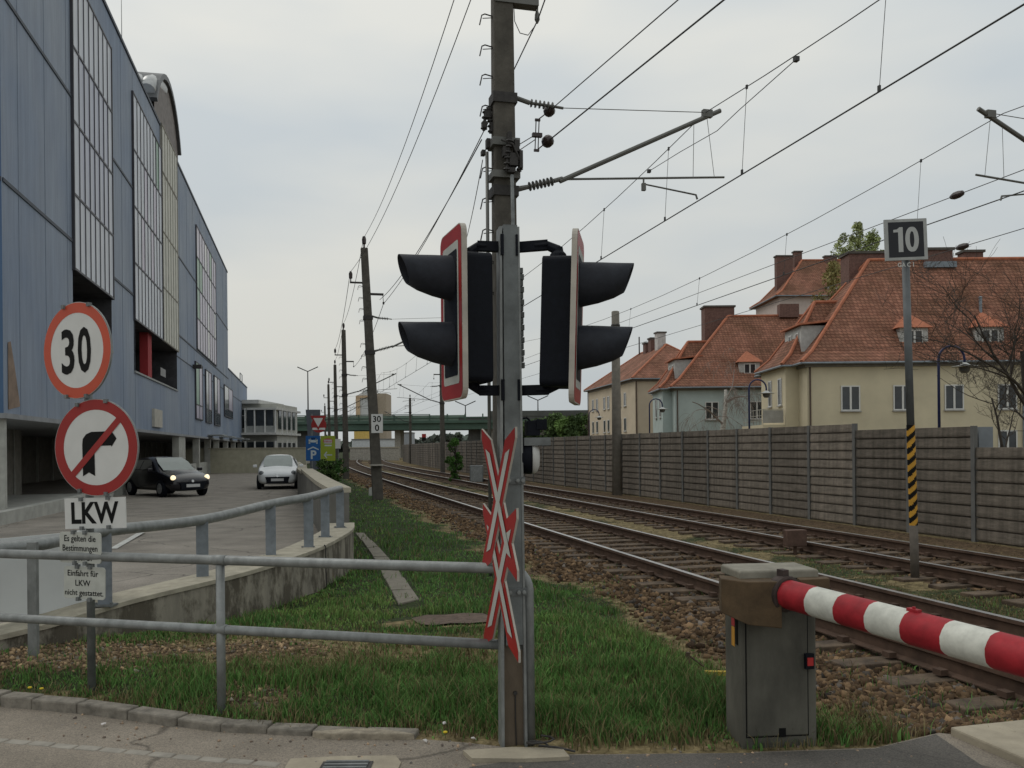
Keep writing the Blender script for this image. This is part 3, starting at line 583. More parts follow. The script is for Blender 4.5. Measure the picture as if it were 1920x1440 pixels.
# ============================================================ SIGN POST ON THE LEFT
def az(a): """sign axes for a face whose normal is -Y turned by a degrees towards -X""" ; r = R(a); return Vector((math.cos(r), -math.sin(r), 0)), UP.copy(), Vector((-math.sin(r), -math.cos(r), 0))
base = G(172, 1275, .13); topp = P(164, 575, 6.03)
sg = thing('sign_post', 'grey post carrying a 30 speed sign, a no right turn sign and three text plates', 'traffic sign', base)
MB().tube([base - UP * .2, topp], .027, 14).build('pole', galv_d, sg, smooth=True)
signm = [white_p, red_p, black_p, galv]
orange = M('faded_red_film', (.50, .07, .03), rough=.4, var=.06, scale=5)
def roll(u, v, a): return u * math.cos(a) + v * math.sin(a), v * math.cos(a) - u * math.sin(a)
def sign_round(name, px, py, Y, a, r, ringm, label, rl=.02):
    u, v, n = az(a); u, v = roll(u, v, rl); c = P(px, py, Y); mb = MB()
    mb.ext([(math.cos(2 * math.pi * i / 48) * r, math.sin(2 * math.pi * i / 48) * r) for i in range(48)], c - n * .012, u, v, n * .012, 3)
    disc(mb, c, u, v, r * .99, .001, 0); annulus(mb, c, u, v, r * .775, r * .985, .0022, 1)
    return mb, c, u, v, n
def clips(parent, c, u, v, n, pts):
    for (a, b) in pts:
        mb = MB(); mb.cb(c + u * a + v * b + n * .004, (u, v, n), (.022, .026, .03)); mb.build('clip', galv_d, parent)
mb, c, u, v, n = sign_round('s', 144, 657, 5.93, 25, .325, orange, '')
text(mb, '3', c - u * .083 - v * .145, u, v, .285, 1, .02, .0035, 2, maxw=.125); text(mb, '0', c + u * .075 - v * .142, u, v, .285, 1, .02, .0035, 2, maxw=.125)
o = mb.build('round_sign', [white_p, orange, black_p, galv], sg); o['label'] = 'round 30 speed limit sign with faded orange-red ring'; clips(sg, c, u, v, n, [(-.11, .3), (.13, .295), (-.1, -.305), (.09, -.31)])
mb, c, u, v, n = sign_round('s', 180, 839, 5.90, 14, .325, red_p, '')
R_ = .325
arrow = [(-.10, -.19), (-.055, -.165), (-.01, -.19), (-.01, -.03), (-.005, .0), (.02, .01), (.115, .01), (.115, .0), (.155, .055), (.12, .105), (.11, .105), (-.03, .105), (-.07, .09), (-.095, .06), (-.10, .02)]
nn3 = n * .0032
mb.add([c + u * (x * 1.05) + v * y + nn3 for x, y in arrow], [tuple(range(len(arrow)))], 2)
# bar from lower left to upper right
d = (u * .72 + v * .70).normalized(); pp = n.cross(d).normalized(); a = c - d * .255 + n * .0045; b = c + d * .255 + n * .0045; q = pp * .022
mb.poly(a - q, b - q, b + q, a + q, mi=1) if (b - a).cross(q).dot(n) > 0 else mb.poly(a + q, b + q, b - q, a - q, mi=1)
o = mb.build('prohibition_sign', signm, sg); o['label'] = 'round no right turn sign with a red bar across a black arrow'; clips(sg, c, u, v, n, [(-.13, .29), (.09, .305), (-.13, -.285), (.075, -.31)])
def plate(px, py, Y, a, wd, ht, rl, rr, lines_, name, label, mat, grow=1, bold=.01, wsc=1.0, cl=None):
    u, v, n = az(a); u, v = roll(u, v, rl); c = P(px, py, Y); mb = MB(); pts = []
    for (sx, sy, a0) in ((1, 1, 0), (-1, 1, 90), (-1, -1, 180), (1, -1, 270)):
        for k in range(5):
            an = R(a0 + k * 22.5); pts.append((sx * (wd / 2 - rr) + rr * math.cos(an), sy * (ht / 2 - rr) + rr * math.sin(an)))
    mb.ext(pts, c - n * .008, u, v, n * .008, 0)
    for (tx, x, y, h, mw) in lines_: text(mb, tx, c + u * x + v * y, u, v, h, wsc, bold, .0015, 1, maxw=mw)
    o = mb.build(name, [mat, black_p], sg); o['label'] = label
    clips(sg, c, u, v, n, cl or [(-.05, ht / 2), (.05, ht / 2), (-.04, -ht / 2), (.05, -ht / 2)])
plate(178, 962, 5.92, 14, .475, .205, .028, .004, [('LKW', 0, -.064, .135, .37)], 'text_plate', 'white plate with large black letters LKW', white_p, bold=.03, cl=[(-.1, .095), (.11, .1), (-.1, -.1), (.11, -.095)])
gp = M('grey_sign_plate', (.46, .47, .43), rough=.6, var=.12, scale=9)
plate(150, 1027, 5.90, 20, .355, .205, .0, .02, [('Es gelten die', 0, .042, .040, .27), ('Bestimmungen', 0, -.022, .040, .30), ('der StVO.', .0, -.085, .042, .2)], 'text_plate', 'grey rounded plate reading Es gelten die Bestimmungen der StVO', gp, bold=.012)
plate(158, 1093, 5.91, 14, .32, .215, -.02, .02, [('Einfahrt für', -.01, .045, .038, .24), ('LKW', -.01, -.02, .038, .12), ('nicht gestattet.', 0, -.083, .036, .30)], 'text_plate', 'lowest grey rounded plate reading Einfahrt für LKW nicht gestattet', gp, bold=.012)

# ============================================================ LEVEL CROSSING SIGNAL
PB = Vector((-.012, 5.06, 0))
cs = thing('crossing_signal', 'steel post with two black hooded light heads, red and white crosses and a bell', 'crossing signal', PB)
dirt = M('dirty_steel_web', (.135, .105, .075), rough=.85, var=.35, scale=5, bump=.2, stretch=(1, 1, .4))
ztop = P(962, 425, 5.05).z
fd = Vector((.985, .17, 0)).normalized(); bd_ = Vector((-.17, .985, 0)).normalized()
def post_piece(x0, x1, y0, y1, z0, z1, tap0=1.0, tap1=1.0):
    vs = []
    for z, tp_ in ((z0, tap0), (z1, tap1)):
        for (a, b) in ((x0, y0), (x1, y0), (x1, y1), (x0, y1)): vs.append(PB + fd * a * tp_ + bd_ * b + UP * z)
    return vs, [(3, 2, 1, 0), (4, 5, 6, 7), (0, 1, 5, 4), (1, 2, 6, 5), (2, 3, 7, 6), (3, 0, 4, 7)]
tpf = lambda z: 1 - .25 * z / ztop
mb = MB()
mb.add(*post_piece(-.075, -.057, -.06, .06, -.05, ztop - .01, 1, .76)); mb.add(*post_piece(.06, .075, -.06, .06, -.05, ztop - .01, 1, .76))
mb.build('post', galv, cs)
mb = MB(); mb.add(*post_piece(-.06, .062, -.02, .02, -.05, .60, 1, .95)); mb.build('post_web', dirt, cs)
mb = MB(); mb.add(*post_piece(-.045, .058, -.058, .05, .58, ztop, .95, .78)); mb.build('cover_plate', M('cover_grey', (.165, .178, .178), rough=.55, metal=.25, var=.25, scale=7, bump=.1), cs)
mb = MB(); h_ = PB + fd * .012 + UP * .30; mb.lathe(h_ - bd_ * .022, -bd_, [(0, .012), (.012, .012), (.013, .001)], 8); mb.tube([h_ - bd_ * .025, h_ - bd_ * .026 + UP * -.15, h_ - bd_ * .026 + fd * .004 + UP * -.3], .004, 6); mb.build('earth_cable', dark, cs)
for z in (1.49, .86):
    mb = MB(); mb.add(*post_piece(-.085, .085, -.07, .065, z, z + .04, tpf(z), tpf(z))); mb.build('clamp_band', galv_d, cs)
    mb = MB()
    for q in (-.02, .03, .06): mb.lathe(PB + fd * q - bd_ * .07 + UP * (z + .02), -bd_, [(0, .012), (.014, .012), (.015, .001)], 6)
    mb.build('clamp_bolt', galv, cs)
mb = MB(); zs = P(984, 690, 5.05).z; zt_ = P(984, 500, 5.05).z; nseg = 16
for k in range(nseg):
    a = zs + (zt_ - zs) * k / nseg; x = .058; mb.add(*post_piece(x, x + .032 - (.005 if k % 2 else 0), -.01, .03, a + .002, a + (zt_ - zs) / nseg - .003))
mb.build('terminal_strip', M('strip_grey', (.2, .21, .2), var=.15), cs)
redlens = M('dark_red_lens', (.10, .006, .006), rough=.15, var=.1)
bp_white = M('aged_white_edge', (.42, .39, .34), rough=.6, var=.15, scale=6)
def head_(px, py, Y, th, side, lean, hz, ymid, face_w, plate_h, lab):
    s_ = side; n = Vector((s_ * math.cos(R(th)), -math.sin(R(th)), 0)); v = (UP + Vector((lean, 0, 0))).normalized(); u = v.cross(n).normalized(); n = u.cross(v)
    c = P(px, py, Y); w_ = face_w
    def rrect(w, h, r):
        pts = []
        for (sx, sy, a0) in ((1, 1, 0), (-1, 1, 90), (-1, -1, 180), (1, -1, 270)):
            for k in range(6):
                an = R(a0 + k * 18); pts.append((sx * (w / 2 - r) + r * math.cos(an), sy * (h / 2 - r) + r * math.sin(an)))
        return pts
    hb = bpy.data.objects.new('signal_head', None)
    bpl = MB(); bpl.ext(rrect(w_, plate_h, .06), c - n * .03, u, v, n * .03, 0)
    def layer(w, h, r, off, mi): bpl.add([c + n * off + u * a + v * b for a, b in rrect(w, h, r)], [tuple(range(24))], mi)
    layer(w_ - .012, plate_h - .012, .055, .0012, 1); layer(w_ - .13, plate_h - .17, .02, .0024, 2); layer(w_ - .18, plate_h - .26, .015, .0036, 3)
    hs = MB(); hs.ext(rrect(.30, .72, .035), c - n * .20 - v * .022, u, v, n * .168)
    housing = hs.build('signal_housing', black_pl, cs, bevel=.006, smooth=False); housing['label'] = lab
    bpl.build('backboard', [bp_white, red_p, M('grey_reflective', (.40, .41, .38), var=.08), black_pl], housing)
    for k, z in enumerate(hz):
        cc = c + v * ((P(px, z, Y).z - c.z) / v.z)
        rings = []; N = 28
        for (dd, rr, up, cut) in ((.0, .126, 0, 0), (.10, .114, .01, 0), (.2, .098, .022, .015), (.295, .082, .036, .055)):
            rg = []
            for i in range(N):
                a = 2 * math.pi * i / N; low = (1 - math.cos(a)) / 2
                rg.append(cc + n * (dd - cut * low + .004) + u * math.sin(a) * rr * .95 + v * (math.cos(a) * rr + up))
            rings.append(rg)
        vm = MB(); inner = [[p + (cc + n * ((p - cc).dot(n)) - p) * .05 for p in rg] for rg in rings]
        vs = sum(rings, []) + sum(inner[::-1], []); m_ = 8
        fs = []
        for r_ in range(m_ - 1):
            for i in range(N): fs.append((r_ * N + i, r_ * N + (i + 1) % N, (r_ + 1) * N + (i + 1) % N, (r_ + 1) * N + i))
        vm.add(vs, fs); vm.build('hood', M('hood_dark_grey', (.018, .021, .029), rough=.65, var=.2, scale=25, spec=.3, bump=.12, bscale=150), housing, smooth=True)
        lm_ = MB(); lm_.lathe(cc + n * .004, n, [(0, .112), (.012, .108), (.026, .07), (.032, .001)], 24); lm_.build('lens', redlens, housing, smooth=True)
    return c, n, u, v
cl, nl, ul, vl = head_(846, 591, 4.98, 19, -1, 0, (522, 646), 0, .46, .955, 'left light head facing away to the left')
cr_, nr_, ur, vr_ = head_(1086, 600, 4.98, 9, 1, .032, (534, 652), 0, .46, .945, 'right light head facing to the right')
for (zc, px0, px1, sx, hc, hn) in ((P(960, 459, 5).z, 945, 890, -1, cl, nl), (P(960, 731, 5).z, 945, 890, -1, cl, nl), (P(960, 459, 5).z, 980, 1040, 1, cr_, nr_), (P(960, 731, 5).z, 980, 1040, 1, cr_, nr_)):
    mb = MB(); upd = 1 if zc > 2.3 else -1; h = hc - hn * .115; hq = Vector((h.x, h.y, zc)); st = PB + fd * (sx * .05) + UP * zc
    mb.cb((st + hq) / 2 - UP * .0 + (st - hq) * .12, ((hq - st).normalized(), Vector((0, 1, 0)), UP), ((hq - st).length * .74, .04, .058))
    e1 = hq + (st - hq) * .28; mb.tube([st.lerp(hq, .45), e1, hq + UP * (-upd * .035)], [.024, .026, .03], 8)
    mb.lathe(hq + UP * (-upd * .075), UP * upd, [(0, .05), (.02, .045), (.035, .03), (.06, .026), (.062, .001)], 12)
    mb.lathe(e1 - Vector((0, .02, 0)), (0, -1, 0), [(0, .01), (.012, .01), (.013, .001)], 8)
    mb.add(*[[x for x in y] for y in post_piece(-.07 if sx < 0 else .045, -.045 if sx < 0 else .062, -.07, .05, zc - .06, zc + .06, tpf(zc), tpf(zc))])
    mb.build('bracket', black_pl, cs, bevel=.003)
# crosses
p_ = Vector((math.sin(R(25)), -math.cos(R(25)), 0)); n_c = Vector((-math.cos(R(25)), -math.sin(R(25)), 0))
def cross(cy, hh, hw, base_off, lab):
    c = P(937.5, cy, 4.96); root = None
    # arm a: top-left to bottom-right ; arm b: top-right to bottom-left
    for k, (sx) in enumerate((1, -1)):
        a = Vector((-hw * sx, hh)); b = Vector((hw * sx, -hh)); d = (b - a).normalized(); q = Vector((-d.y, d.x)); wd = .056
        def P2(v2, off): return c + p_ * v2.x + UP * v2.y + n_c * off
        off = base_off + k * .0035
        def strip(wx, hx, hy, clip, k_=sx):
            sl = .18 / .375; yc = (clip - wx) / sl if clip else hy
            if clip: pts = [(-clip, hy + .04), (-clip, yc), (sl * hy * .93 - wx, -hy * .93), (clip, -hy - .04), (clip, -yc), (-sl * hy * .93 + wx, hy * .93)]
            else: pts = [(-sl * hy - wx, hy + .012), (sl * hy - wx, -hy + .012), (sl * hy + wx, -hy - .012), (-sl * hy + wx, hy - .012)]
            return [(x * k_, y) for x, y in pts]
        def flat(pts, o0, mi, mb):
            vs = [P2(Vector(x), o0) for x in pts]; ar = sum(pts[i][0] * pts[(i + 1) % len(pts)][1] - pts[(i + 1) % len(pts)][0] * pts[i][1] for i in range(len(pts)))
            if (ar > 0) != (p_.cross(UP).dot(n_c) > 0): vs = vs[::-1]
            mb.poly(*vs, mi=mi)
        mb = MB(); body = strip(.064, 0, .375, .235); mb.ext(body, c + n_c * (off - .012), p_, UP, n_c * .012, 0)
        flat([(x * .985, y * .995) for x, y in body], off + .001, 1, mb); flat(strip(.030, 0, .285, 0), base_off + .0065 + k * .0006, 2, mb)
        if root is None:
            root = mb.build('warning_cross', [bp_white, red_p, M('grey_reflective', (.40, .41, .38), var=.08)], cs); root['label'] = lab
        else: mb.build('cross_arm', [bp_white, red_p, M('grey_reflective', (.40, .41, .38), var=.08)], root)
cross(941, .375, .235, .008, 'upper red and white cross'); cross(1087, .375, .235, .0, 'lower red and white cross')
# bell with white rim, small black camera box above it
bc = P(993, 858, 5.1); bn = Vector((1, .02, 0)).normalized(); mb = MB(); mb.lathe(bc - bn * .05, bn, [(0, .03), (.005, .092), (.055, .096), (.062, .09)], 24); bell = mb.build('bell', black_pl, cs, smooth=True)
mb = MB(); mb.lathe(bc + bn * .014, bn, [(0, .094), (.012, .093), (.03, .08), (.042, .05), (.046, .001)], 24); mb.build('bell_dome', M('bell_white', (.55, .55, .53), rough=.45, var=.1), bell, smooth=True)
mb = MB(); q = P(1004, 828, 5.08); mb.cb(q, (bn, bd_, UP), (.15, .12, .045)); mb.build('bell_bracket', galv_d, cs)
mb = MB(); q = P(998, 803, 5.06); mb.cb(q, (bn, bd_, UP), (.075, .08, .085)); mb.cb(q + bn * .045 + UP * .02, (bn, bd_, UP), (.06, .1, .06)); mb.tube([q + UP * .03, q + Vector((-.03, 0, .06)), q + Vector((-.07, -.02, .055)), q + Vector((-.1, -.03, .04))], .007, 6); mb.build('junction_box', black_pl, cs, bevel=.006)
# scraps of cable at the foot
mb = MB(); q = G(1010, 1398, .03); mb.tube([q + Vector((math.cos(i * .7) * .05 * (1 + i * .08), math.sin(i * .7) * .04, .004 * i)) for i in range(12)], .006, 6); mb.tube([q, q + Vector((.1, -.03, .0)), q + Vector((.2, -.06, -.015))], .006, 6)
mb.build('loose_cable', dark, loc=q, tag=('short coil of dark cable lying at the foot of the signal post', 'cable'))

# ============================================================ BARRIER
cab = M('cabinet_green_grey', (.092, .088, .072), rough=.8, var=.4, scale=4, bump=.15, stretch=(1, 1, .5))
brn = M('brown_housing', (.085, .056, .03), rough=.85, var=.35, scale=7, bump=.2)
B0 = G(1392, 1408, -.01); fx = Vector((.995, .10, 0)); fy = Vector((-.10, .995, 0)); WD, DP = .435, .27
bt = thing('crossing_barrier', 'level crossing barrier drive, grey cabinet with brown housing and red and white arm', 'barrier', B0)
mb = MB(); mb.ob(B0, fx * WD, fy * DP, UP * .965); o = mb.build('cabinet', cab, bt, bevel=.01)
mb = MB(); mb.ob(B0 + fx * .03 - fy * .006 + UP * .08, fx * (WD - .085), fy * .0055, UP * .72); o2 = mb.build('cabinet_door', cab, bt, bevel=.003)
mb = MB()
gr = .004
for (a, b, w2, h2) in ((.022, .07, .006, .74), (WD - .055, .07, .006, .74), (.022, .07, WD - .073, .006), (.022, .80, WD - .073, .006)): mb.ob(B0 + fx * a - fy * .0015 + UP * b, fx * w2, fy * .0012, UP * h2)
mb.build('door_gap', black_p, bt)
mb = MB(); q = B0 + fx * (WD - .075) - fy * .03 + UP * .47; mb.ob(q - UP * .02, fx * .05, fy * .025, UP * .085); k_ = mb.build('lock_box', black_pl, bt)
mb = MB(); mb.ob(q + fx * .008 - fy * .006, fx * .034, fy * .006, UP * .045); mb.build('red_cap', M('red_plastic', (.45, .03, .03), rough=.5), k_)
mb = MB(); mb.ob(B0 + fy * .05 - fx * .004 + UP * .58, fx * .003, fy * .035, UP * .16, 0); mb.ob(B0 + fy * .10 - fx * .003 + UP * .56, fx * .002, fy * .05, UP * .11, 1); mb.ob(B0 + fy * .10 - fx * .003 + UP * .675, fx * .002, fy * .05, UP * .05, 2)
mb.build('side_label', [black_p, M('orange_sticker', (.5, .25, .04), var=.15), M('red_sticker', (.35, .04, .04), var=.1)], bt)
mb = MB(); mb.ob(B0 + fx * .21 - fy * .008 + UP * .07, fx * .04, fy * .006, UP * .05); mb.build('stain_patch', black_p, bt)
capm = M('cap_pale_paint', (.22, .205, .165), rough=.7, var=.22, scale=9, bump=.1)
mb = MB(); zc = .958; a0, b0, c0, d0 = B0 - fx * .015 - fy * .02, B0 + fx * (WD + .01) - fy * .02, B0 + fx * (WD + .01) + fy * (DP + .02), B0 - fx * .015 + fy * (DP + .02)
inn = lambda p, k: p.lerp((a0 + b0 + c0 + d0) / 4, k)
mb.add([q + UP * zc for q in (a0, b0, c0, d0)] + [q + UP * (zc + .042) for q in (a0, b0, c0, d0)] + [inn(q, .05) + UP * (zc + .05) for q in (a0, b0, c0, d0)], [(3, 2, 1, 0), (0, 1, 5, 4), (1, 2, 6, 5), (2, 3, 7, 6), (3, 0, 4, 7), (4, 5, 9, 8), (5, 6, 10, 9), (6, 7, 11, 10), (7, 4, 8, 11), (8, 9, 10, 11)])
mb.build('cap', capm, bt, bevel=.008)
# brown pivot housing in front of the cabinet top (left part and right part either side of the arm)
H0 = P(1352, 1090, 4.93); H1 = P(1402, 1090, 4.80); H2 = P(1466, 1090, 4.80); zt = .955
mb = MB()
def hz_(p, zb, ztp=zt): return [Vector((p.x, p.y, zb)), Vector((p.x, p.y, ztp))]
pl = [(H0, .765), (H1, .72), (H2, .70)]; back = [(Vector((H2.x, H2.y + .12, 0)), .70), (Vector((H0.x + .02, H0.y + .14, 0)), .76)]
vs = []
for p, zb in pl + back: vs += hz_(p, zb)
n = 5; mb.add(vs, [tuple(range(0, 2 * n, 2))[::-1], tuple(range(1, 2 * n, 2))] + [(2 * i, (2 * i + 2) % (2 * n), (2 * i + 3) % (2 * n), 2 * i + 1) for i in range(n)])
mb.build('pivot_housing', brn, bt, bevel=.006)
A0 = P(1468, 1112, 4.86); A1 = P(1920, 1233, 3.62); ad_ = (A1 - A0).normalized()
mb = MB(); q = P(1500, 1096, 4.86); r2 = P(1556, 1096, 4.9); mb.ob((q.x, q.y, .85), (r2.x - q.x, r2.y - q.y, 0), (.01, .09, 0), (0, 0, zt - .85)); mb.build('housing_wing', brn, bt, bevel=.004)
mb = MB(); c = A0 + ad_ * .02; sdv = ad_.cross(UP).normalized()
mb.lathe(A0 - ad_ * .04, ad_, [(0, .05), (.01, .095), (.05, .1), (.075, .1), (.08, .088)], 20)
mb.cb(A0 + UP * .1 + sdv * .0, (ad_, sdv, UP), (.05, .04, .06)); mb.build('arm_clamp', M('dark_rust', (.06, .045, .04), rough=.7, metal=.4, var=.35, scale=12), bt)
arm = MB(); redb = M('barrier_red', (.31, .016, .024), rough=.6, var=.22, scale=14, spec=.3); whb = M('barrier_white', (.57, .57, .51), rough=.6, var=.17, scale=14, spec=.3)
def kx(px):
    lo, hi = -.5, 2.2
    for _ in range(50):
        m_ = (lo + hi) / 2; p = A0 + (A1 - A0) * m_; X, Z = p.x / p.y, (p.z - CH) / p.y; u = X * CR - Z * SR
        if 960 + u * F < px: lo = m_
        else: hi = m_
    return lo
ks = [kx(v) for v in (1528, 1582, 1641, 1708, 1784, 1869)]; ks = [0.0] + ks; stp = ks[-1] - ks[-2]
while ks[-1] < 2.25: ks.append(ks[-1] + .135 if ks[-1] < 0 else ks[-1] + (ks[-1] - ks[-2]))
def octo(i, n=16, r=.080): 
    a = 2 * math.pi * (i + .5) / n; rr = r * (1.0 - (.03 if i % 2 else 0)); return sdv * math.cos(a) * rr + sdv.cross(ad_) * math.sin(a) * rr
for k in range(len(ks) - 1):
    a = A0 + (A1 - A0) * ks[k]; b = A0 + (A1 - A0) * ks[k + 1]; N = 16
    arm.add([a + octo(i) for i in range(N)] + [b + octo(i) for i in range(N)], [(i, (i + 1) % N, N + (i + 1) % N, N + i) for i in range(N)], k % 2)
ao = arm.build('barrier_arm', [redb, whb], bt, smooth=True); ao['label'] = 'round arm in red and white bands'
for (px, py, m_) in ((1714, 1146, 0), (1690, 1180, 0)):
    mb = MB(); q = A0 + (A1 - A0) * kx(px); q = q + (UP * .083 if py < 1160 else -sdv * .084); mb.cb(q, (ad_, sdv, UP), (.06, .03, .014)); mb.lathe(q + UP * .004, UP, [(0, .008), (.012, .008), (.013, .001)], 8); mb.build('arm_bolt', whb if py > 1160 else redb, ao)
# small yellow peg lying in the grass behind the cabinet
p = G(1343, 1262, .05); mb = MB(); mb.cb(p, ((1, -.1, 0), (.1, 1, 0), (0, 0, 1)), (.16, .04, .03)); mb.build('marker_peg', M('peg_yellow', (.4, .28, .03), rough=.7, var=.2), loc=p, tag=('flat yellow peg lying in the grass left of the barrier cabinet', 'peg'))
p = G(1290, 1240, .05); mb = MB(); mb.tube([p - UP * .05, p + UP * .07], [.02, .016], 8); mb.tube([p + Vector((.0, 0, .05)), p + Vector((.12, .0, -.04))], .008, 6); mb.build('ground_stake', slp, loc=p, tag=('short dark wooden stake in the grass left of the barrier', 'stake'))

# ============================================================ SPEED BOARD 10 between the tracks
sb = G(1716, 1085, -.12); stp_ = P(1698, 487, sb.y); sp_ = thing('speed_board', 'railway speed board showing 10, on a tall post with yellow and black stripes', 'railway sign', sb)
pm = M('board_post_grey', (.125, .135, .14), rough=.6, metal=.2, var=.18, scale=5)
zA, zB = P(1708, 985, sb.y).z, P(1703, 797, sb.y).z
def on(z): f = (z - sb.z) / (stp_.z - sb.z); return sb.lerp(stp_, f)
MB().tube([on(zB), stp_], .05, 14).build('post', pm, sp_, smooth=True)
MB().tube([sb - UP * .1, on(zA)], .056, 14).build('post_foot', M('post_foot_brown', (.10, .085, .07), var=.25, scale=8), sp_, smooth=True)
ylw = M('stripe_yellow', (.52, .27, .03), rough=.6, var=.15, scale=9); mb = MB(); N = 20; LN = 90; d = on(zB) - on(zA)
vs = []
for j in range(LN + 1):
    c = on(lerp(zA, zB, j / LN))
    for i in range(N): a = 2 * math.pi * i / N; vs.append(c + Vector((math.cos(a), math.sin(a), 0)) * .054)
for j in range(LN):
    for i in range(N):
        a = 2 * math.pi * (i + .5) / N; x = math.cos(a); ph = (j / LN * (zB - zA) - x * .054 * 1.1) / .155
        mb.f.append([j * N + i, j * N + (i + 1) % N, (j + 1) * N + (i + 1) % N, (j + 1) * N + i]); mb.mi.append(0 if (ph % 1) < .5 else 1)
mb.v = vs; mb.build('striped_sleeve', [ylw, black_p], sp_)
c = P(1699, 449, sb.y - .08); u = Vector((1, -.0, 0)); v = Vector((-.03, 0, 1)).normalized(); u = v.cross(Vector((0, 1, 0))) * -1 if False else Vector((1, 0, .03)).normalized(); n = Vector((0, -1, 0))
mb = MB(); hs = .282; mb.cb(c + Vector((0, .015, 0)), (u, Vector((0, 1, 0)), v), (2 * hs, .03, 2 * hs * .97), 0)
mb.add([c + u * a + v * b + n * .0015 for a, b in ((-.235, -.235), (.235, -.235), (.235, .235), (-.235, .235))], [(0, 1, 2, 3)], 1)
one = [(-.105, -.165), (-.042, -.165), (-.042, .165), (-.085, .165), (-.12, .138), (-.168, .132), (-.168, .098), (-.105, .1)]
mb.add([c + u * a + v * b + n * .003 for a, b in one], [tuple(range(8))], 2)
ov = lambda rx_, ry_: [c + u * (.078 + (1 if math.cos(q) > 0 else -1) * abs(math.cos(q)) ** .8 * rx_) + v * (math.sin(q) * ry_) + n * .003 for q in [2 * math.pi * i / 40 for i in range(40)]]
mb.add(ov(.09, .165) + ov(.03, .105), [(i, (i + 1) % 40, 40 + (i + 1) % 40, 40 + i) for i in range(40)], 2)
mb.build('board', [M('board_frame_grey', (.36, .37, .36), rough=.5, var=.12, scale=10), M('board_black', (.012, .013, .018), rough=.4), M('board_digit_grey', (.42, .43, .42), rough=.5, var=.05)], sp_)
for tx_, xo in (('G', -.10), ('A', -.045), ('C', .025), ('1', .085)): mb = MB(); text(mb, tx_, c + u * xo - v * .362, u, v, .055, 1, .02, .0, 0, maxw=.05); mb.build('letter', M('letters_white', (.55, .55, .52)), sp_)
# low shunting marker box between tracks
p = G(1491, 1040, -.14); t_ = thing('track_marker', 'small rusty brown box on a short stub between the two tracks', 'marker', p)
mb = MB(); mb.tube([p - UP * .05, p + UP * .14], .03, 8); mb.build('stub', rust, t_)
mb = MB(); mb.cb(p + UP * .28, ((1, .2, 0), (-.2, 1, 0), (0, 0, 1)), (.34, .16, .27)); mb.build('box', M('rusty_box', (.10, .06, .045), rough=.85, var=.3, scale=8), t_, bevel=.01)

